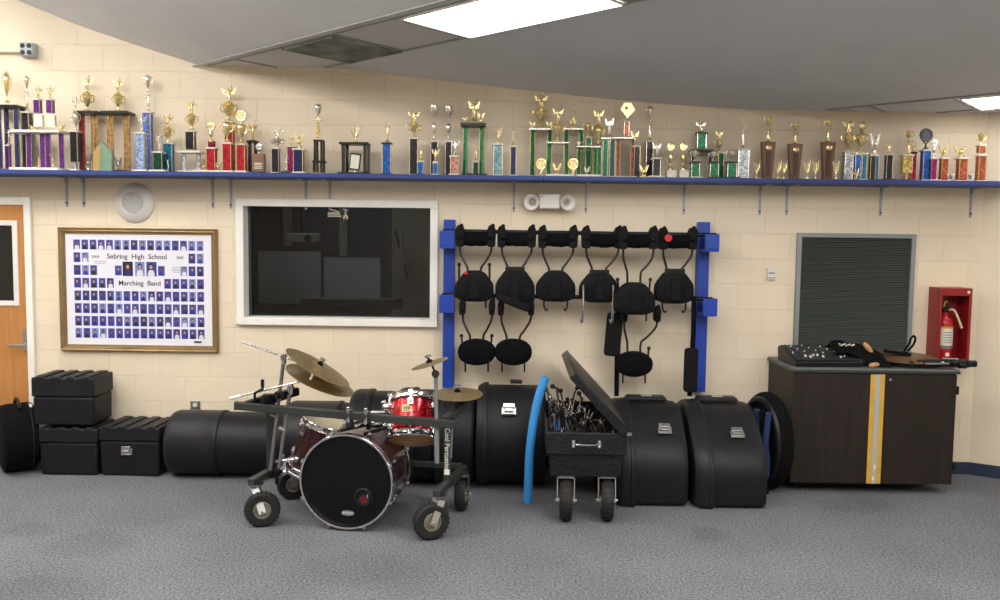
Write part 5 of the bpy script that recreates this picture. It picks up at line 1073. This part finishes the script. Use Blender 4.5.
# ------------------------------------------------------------------ wheeled drum rack
KR = math.radians(-10)
yL, yR = -1.36, -1.56
A_ = W(236, 405.5, yL); B_2 = W(456, 424.5, yR)
t = rack = thing('drum_rack', 'charcoal wheeled rack carrying the drum set', 'drum rack', ((A_.x+B_2.x)/2, -1.3, 0))
m = MB(); m.bar(A_, B_2, .045, .05); 
obj('front_bar', m, M_rail, t, bevel=.004)
m = MB(); e0 = A_+(B_2-A_)*.0; m.bar(e0, e0-(B_2-A_).normalized()*.002+Vector((0, 0, 0)), .05, .055); obj('end_cap', m, M_bplas, t)
feet = []
for (px_post, pfx, pfy, prx, pry, rr, axf, axr) in ((271, 262.5, 526, 292, 500, .112, (.25, -1, 0), (.5, -1, 0)), (447.5, 431, 539, 461.5, 511, .114, (.45, -1, 0), (1, -.15, 0))):
    f = Fl(pfx, pfy); r = Fl(prx, pry); f = Vector((f.x, f.y, 0)); r = Vector((r.x, r.y+.03, 0)); zt = .285
    tf = Vector((f.x-.06 if px_post < 300 else f.x+.045, f.y+.06, zt)); tr = Vector((r.x, r.y-.02, zt))
    caster(t, (f.x, f.y, rr), rr, .07, axf, tf-Vector((0, 0, .025))); caster(t, (r.x, r.y, rr), rr, .07, axr, tr-Vector((0, 0, .025)))
    m = MB(); m.bar(tf-(tr-tf)*.12, tr+(tr-tf)*.1, .05, .045); obj('foot_tube', m, M_rail, t, bevel=.004)
    k = .42; base = tf.lerp(tr, k); s_ = (base.x-A_.x)/(B_2.x-A_.x)
    X = W(px_post, 440, base.y).x; base = Vector((X, base.y, zt+.02)); s_ = (X-A_.x)/(B_2.x-A_.x); topz = (A_+(B_2-A_)*s_)
    m = MB(); m.bar(base, (X, base.y, topz.z+.02), .055, .05); obj('post', m, M_rail, t, bevel=.004)
    m = MB(); m.bar((X, base.y, topz.z), topz+Vector((0, -.0, 0)), .045, .045) if abs(base.y-topz.y) > .03 else m.box(topz, (.06, .06, .06)); obj('side_joint', m, M_rail, t, bevel=.003)
    feet.append((base, topz, tf, tr))
b_, tp, tf, tr = feet[0]; b2, tp2, tf2, tr2 = feet[1]
m = MB(); m.bar((tr.x, tr.y, .31), (tr2.x, tr2.y, .31), .035); obj('rear_bar', m, M_rail, t, bevel=.003)
# lettering on the right post
Rt = Matrix(((0, -1, 0, 0), (0, 0, 0, 0), (0, 0, 0, 0), (0, 0, 0, 1)))
Rvert = Matrix.Rotation(PI/2, 4, 'X') @ Matrix.Rotation(-PI/2, 4, 'Z')
text('Cool Percussion', .045, M_lab, t, (b2.x, b2.y-.0275, W(449, 449, b2.y).z), Rvert, 'lettering', sx=.95, label='white vertical lettering', bold=.0008)
m = MB(); q = W(444, 427.5, yR-.0); m.box((b2.x-.02, b2.y-.03, q.z-.005), (.022, .006, .012)); q = W(447.5, 477, b2.y); m.box((b2.x, b2.y-.027, q.z+.04), (.035, .003, .035)); obj('sticker', m, M_lab, t)
# clamp cluster at the left
def clampmb(m, p, s=1.0):
    p = Vector(p); m.box(p, (.05*s, .06*s, .05*s)); m.cyl(p+Vector((0, -.03*s, 0)), p+Vector((0, -.06*s, 0)), .012*s); m.box(p+Vector((0, -.065*s, 0)), (.008*s, .012*s, .045*s))
YC = -1.36
m = MB(); m.bar(W(262, 402, YC-.03), W(297, 391, YC+.25), .05, .055); obj('clamp_arm', m, M_bplas, t, bevel=.006)
m = MB(); m.bar(W(246, 405, YC), W(270, 397, YC+.1), .045); clampmb(m, W(267, 398, YC)); clampmb(m, W(279, 395, YC), .9); obj('clamp', m, M_bplas, t, bevel=.004)
m = MB(); m.tube([W(254.5, 403, YC-.02), W(255, 393, YC-.03), W(262.5, 389, YC-.03), W(262.5, 382, YC-.03)], .009); m.tube([W(262.5, 387, YC-.03), W(262.5, 379.5, YC-.03)], .012); obj('crank', m, M_bplas, t)
for px, py, yy in ((349, 413.5, -1.47), (366.5, 415, -1.49)):
    p = W(px, py, yy); m = MB(); clampmb(m, p, .9); m.m = 1; m.cyl(p+Vector((0, -.03, -.05)), p+Vector((0, -.03, .05)), .012); obj('bar_clamp', m, [M_rail, M_chrome], t, bevel=.003, label='clamp on the front bar')
# chrome upright tubes on the rack
def boom(label, low, head, r_end, l_end, y, tip_y=0, group=None):
    t = thing('cymbal_boom', label, 'cymbal stand', W(low[0], low[1], y))
    m = MB(); m.cyl(W(*low, y), W(*head, y), .0125); m.cyl(W(low[0], (low[1]+head[1])/2, y), W((low[0]+head[0])/2, (low[1]+head[1])/2+3, y), .016); obj('upright_tube', m, M_tube, t)
    h = W(*head, y); m = MB(); m.ball(h, .022); m.cyl(h-Vector((0, .035, 0)), h+Vector((0, .035, 0)), .016); m.box(h-Vector((0, .045, 0)), (.01, .01, .04)); m.cyl(h-Vector((0, 0, .045)), h, .017); obj('tilter', m, M_chrome, t)
    m = MB(); m.cyl(W(*l_end, y), W(*r_end, y+tip_y), .0065); obj('boom_rod', m, M_chrome, t)
    return t
YB = -1.33
t1 = boom('chrome boom stand holding the upper tilted cymbal at the left', (270.5, 470), (284, 357), (322, 371), (241.5, 341.5), YB)
t2 = boom('chrome boom stand with a white-tipped rod under the lower tilted cymbal', (279, 468), (290.5, 387.5), (311, 379), (236, 397), YB-.02)
m = MB(); m.cyl(W(230, 398.5, YB-.02), W(241, 396, YB-.02), .012); obj('counterweight', m, M_whitep, t2, label='white rod end')
m = MB(); m.tube([W(307, 381, YB-.02), W(312, 380, YB-.02), W(313, 374, YB-.02)], .011); obj('neck', m, M_chrome, t2)
# bracket chrome low left
t = thing('floor_tom_bracket', 'chrome memory-lock bracket low on the left side of the bass drum', 'drum bracket', W(288, 462, -1.3))
m = MB()
p = W(291, 459.5, -1.3); m.cyl(W(276, 462, -1.3), W(297, 459, -1.3), .014); m.ball(W(297, 459, -1.32), .02); m.cyl(W(285, 470, -1.32), W(303, 480, -1.34), .014); m.box(W(284, 465, -1.3), (.04, .05, .05)); m.ball(W(285, 472, -1.34), .02); m.cyl(W(283, 455, -1.3), W(283, 476, -1.3), .01)
obj('tube', m, M_chrome, t)
m = MB(); m.cyl(W(277, 470, -1.3), W(276.5, 484, -1.3), .01); m.box(W(274, 465, -1.3), (.05, .04, .035)); obj('clamp', m, M_bplas, t)

# cymbals
def cymbal(label, c, R, tilt, y, m_=M_cymbal, nut=True, bow=.05):
    """tilt = (rotation about y axis, rotation about x axis)"""
    t = thing('cymbal', label, 'cymbal', W(*c, y), rot=(tilt[1], tilt[0], 0))
    m = MB(); m.lathe(cymbal_mb(R, .17, bow), n=56, cap=False); obj('plate', m, m_, t, local=True)
    if nut: h = R*bow*2.2; m = MB(); m.lathe([(.02, h-.01), (.02, h+.008), (.008, h+.012), (.006, h+.035)], n=12); obj('felt', m, M_fabric, t, local=True); m = MB(); m.lathe([(.006, h+.02), (.014, h+.025), (.014, h+.04), (.006, h+.045)], n=10); m.box((0, 0, h+.034), (.04, .006, .015)); obj('wing_nut', m, M_chrome, t, local=True)
    return t
cymbal('upper of two overlapping tilted brass cymbals at the left of the drums', (318, 367.5), .232, (math.radians(31), math.radians(-2)), -1.38)
cymbal('lower of two overlapping tilted brass cymbals at the left of the drums', (320, 380), .236, (math.radians(24), math.radians(2)), -1.3, nut=False)
cymbal('small brass splash cymbal above the red tom', (430, 363.5), .122, (math.radians(-18), math.radians(1)), -1.5)
cymbal('flat brass cymbal at the right end of the drum rack', (457.5, 394), .163, (0, math.radians(5)), -1.42)
# stand of the splash cymbal
t = thing('cymbal_boom', 'grey upright stand tube holding the small splash cymbal', 'cymbal stand', W(438, 460, -1.52))
m = MB(); m.cyl(W(437, 463, -1.55), W(436, 373, -1.52), .012); m.cyl(W(437, 463, -1.55), W(436.7, 430, -1.54), .015); obj('upright_tube', m, M_grey, t)
m = MB(); h = W(435.5, 374, -1.52); m.ball(h, .025); m.cyl(h-Vector((0, .03, 0)), h+Vector((0, .03, 0)), .018); m.cyl(h, W(430.5, 361, -1.5), .007); m.box(h+Vector((.0, -.035, 0)), (.012, .012, .045)); obj('tilter', m, M_dsteel, t)
t = thing('cymbal_boom', 'black clamp mount under the flat cymbal at the right', 'cymbal stand', W(453, 420, -1.4))
m = MB(); m.cyl(W(458, 395, -1.42), W(457.5, 412, -1.42), .02); m.cyl(W(458, 391, -1.42), W(458, 396, -1.42), .006); m.cyl(W(457.6, 401, -1.42), W(463, 405, -1.42), .016); obj('post', m, M_bplas, t)
m = MB(); m.bar(W(451, 417, -1.46), W(466, 402, -1.36), .05, .04); m.box(W(466, 402, -1.36), (.05, .05, .05)); m.bar(W(445, 419, -1.5), W(459, 408, -1.42), .04, .035); m.cyl(W(468, 400, -1.36), W(472, 398, -1.36), .012); obj('clamp', m, M_rail, t, bevel=.005)
m = MB(); m.cyl(W(452, 428, -1.46), W(451, 458, -1.46), .006); obj('tail_rod', m, M_grey, t)
# chrome spike seen over the flat cymbal
# ------------------------------------------------------------------ drums
def drum(name, label, loc, rot, R, dp, shell, head_f, head_b, lugs=8, hoop=.016, hoopm=M_chrome, cat='drum', lug_len=.05):
    """drum along local -Y (front head at y=0, back at y=dp)"""
    t = thing(name, label, cat, loc, rot=rot)
    m = MB(); m.lathe([(R, .012), (R, dp-.012)], (0, 0, 0), (0, 1, 0), 48, cap=False); obj('shell', m, shell, t, local=True)
    for nm, y, hm, s in (('front_head', 0, head_f, -1), ('back_head', dp, head_b, 1)):
        m = MB(); m.lathe([(R+.004, -s*.02), (R+.004, 0), (R-.012, s*.002), (.0001, s*.002)], (0, y, 0), (0, 1, 0), 48, cap=False); obj(nm, m, hm, t, local=True)
        m = MB(); a, b = (R+.004, R+.015); m.lathe([(a, -.02), (b, -.022), (b+.003, -.018), (b, -.012), (b, .012), (b+.003, .018), (b, .022), (a, .02), (a, -.02)], (0, y, 0), (0, 1, 0), 48, cap=False); obj('hoop', m, hoopm, t, local=True, label='chrome hoop')
    for k in range(lugs):
        a = 2*PI*(k+.5)/lugs; cx, cz = math.cos(a), math.sin(a); r1 = R+.014; r2 = R+.02
        for y, e in ((dp*.22, -.012), (dp*.78, dp+.012)):
            m = MB(); m.box((r1*cx, y, r1*cz), (.03, lug_len, .03), Matrix.Rotation(-a, 3, 'Y')); m.ball((r1*cx, y, r1*cz), .02, (1, 1.3, 1))
            m.cyl((r2*cx, e, r2*cz), (r2*cx, y, r2*cz), .0045, n=6); m.box((r2*cx, e, r2*cz), (.022, .016, .022), Matrix.Rotation(-a, 3, 'Y')); obj('lug', m, M_chrome, t, local=True)
    return t
bc = W(346.8, 481.2, -1.52); R_b = .29
bass = drum('bass_drum', 'bass drum with black front head, port hole and chrome hoops', bc, (0, 0, KR*.75), R_b, .42, M_plum, M_bhead, M_head, 8)
bmw = parent_mw(bass)
m = MB(); hc = Vector((.112, -.006, -.095)); m.lathe([(.062, 0), (.062, .006), (.05, .012), (.045, .004), (.045, -.03)], hc, (0, -1, 0), 32, cap=False); obj('port_ring', m, M_bplas, bass, local=True)
m = MB(); m.lathe([(.046, -.001), (.0001, -.001)], hc, (0, -1, 0), 24, cap=False); m.m = 1; m.lathe([(.03, .0005), (.0001, .0005)], hc+Vector((.0, 0, -.018)), (0, -1, 0), 16, cap=False); m.m = 2; m.ball(hc+Vector((.026, -.002, .008)), .009, (.6, .3, 1.6)); obj('port_hole', m, [mat('port_dark', (12, 8, 10), .6), mat('port_red', (92, 14, 26), .5), mat('port_blue', (96, 150, 220), .4)], bass, local=True, label='dark port hole showing a red interior')
m = MB(); m.lathe([(.042, 0), (.042, .002)], (.008, -.003, -.205), (0, -1, 0), 24, sy=.42); obj('logo_oval', m, M_grey, bass, local=True)
me_t = text('EVANS', .022, M_lab, bass, bmw @ Vector((.008, -.0062, -.205)), (PI/2, 0, KR*.75), 'logo', sx=1.05)
m = MB(); m.cyl((-.03, .0, -R_b-.01), (-.03, -.0, -R_b-.03), .008); obj('spur', m, M_chrome, bass, local=True)
# stand the drum on a small pad? it hangs from the rack by these arms
t = thing('mounting_arm', 'black angled arm linking the bass drum to the rack bar', 'bracket', W(352, 428, -1.46))
m = MB(); m.bar(W(349, 415, -1.47), W(350, 428, -1.45), .04, .035); m.bar(W(340, 430.5, -1.46), W(369, 424, -1.36), .03, .02); m.bar(W(364, 434, -1.42), W(391, 426, -1.36), .025, .02); m.bar(W(367, 417, -1.46), W(369, 428, -1.4), .03); obj('arms', m, M_bplas, t, bevel=.003)
m = MB(); m.tube([W(352, 427, -1.45), W(366, 422, -1.38), W(372, 424, -1.36)], .008); obj('chrome_rod', m, M_chrome, t, label='chrome rod'); m = MB(); m.box(W(376, 424, -1.3), (.09, .05, .04)); obj('chrome_block', m, M_chrome, t, bevel=.003, label='chrome block'); m = MB(); m.box(W(381, 413, -1.38), (.13, .04, .022)); m.ball(W(386, 407, -1.4), .028); m.cyl(W(383, 401, -1.4), W(388, 412, -1.4), .016); obj('chrome_fittings', m, M_chrome, t, bevel=.003, label='chrome fittings')
# left tilted tom behind the bass drum
c = W(326, 423, -1.08); ax = Vector((.29, -.04, .95)).normalized()      # direction its head faces
q = Vector((0, -1, 0)).rotation_difference(ax)
tl = drum('floor_tom', 'maroon tom with cream head tilted behind the bass drum at the left', c, q.to_euler(), .152, .34, M_maroon, M_head, M_head, 6, lug_len=.04)
# red sparkle tom
ctop = W(413, 394, -1.40); cbot = W(413, 437.5, -1.47); ax = (cbot-ctop).normalized()
ax = Vector((.03, -.47, -.88)).normalized(); c = W(411.8, 437.5, -1.33)
q = Vector((0, -1, 0)).rotation_difference(ax)
tr_ = drum('tom_drum', 'red sparkle tom with gold badge clamped to the rack bar', c, q.to_euler(), .148, .252, M_sparkle, M_tan, M_head, 6, lug_len=.04)
tmw = parent_mw(tr_)
im = tmw.inverted(); pr0 = W(405.5, 409.5, -1.62)
# badge on the shell, facing the viewer
vdir = im.to_3x3() @ Vector((-.12, -1, .05)); vdir.y = 0; vdir.normalize(); bpos = Vector((vdir.x*.149, .155, vdir.z*.149)); 
m = MB(); up_l = Vector((0, 1, 0)); x_l = up_l.cross(vdir).normalized(); m.T = Matrix.Translation(bpos) @ Matrix((x_l, vdir, up_l)).transposed().to_4x4()
m.box((0, .002, 0), (.062, .004, .048)); m.m = 1
for i in range(3): m.box((-.016+.016*i, .005, .002), (.010, .002, .02))
m.box((0, .005, -.015), (.04, .002, .004)); obj('badge', m, [mat('badge_gold', (206, 176, 110), .35, .3), M_ink], tr_, local=True, label='gold badge')
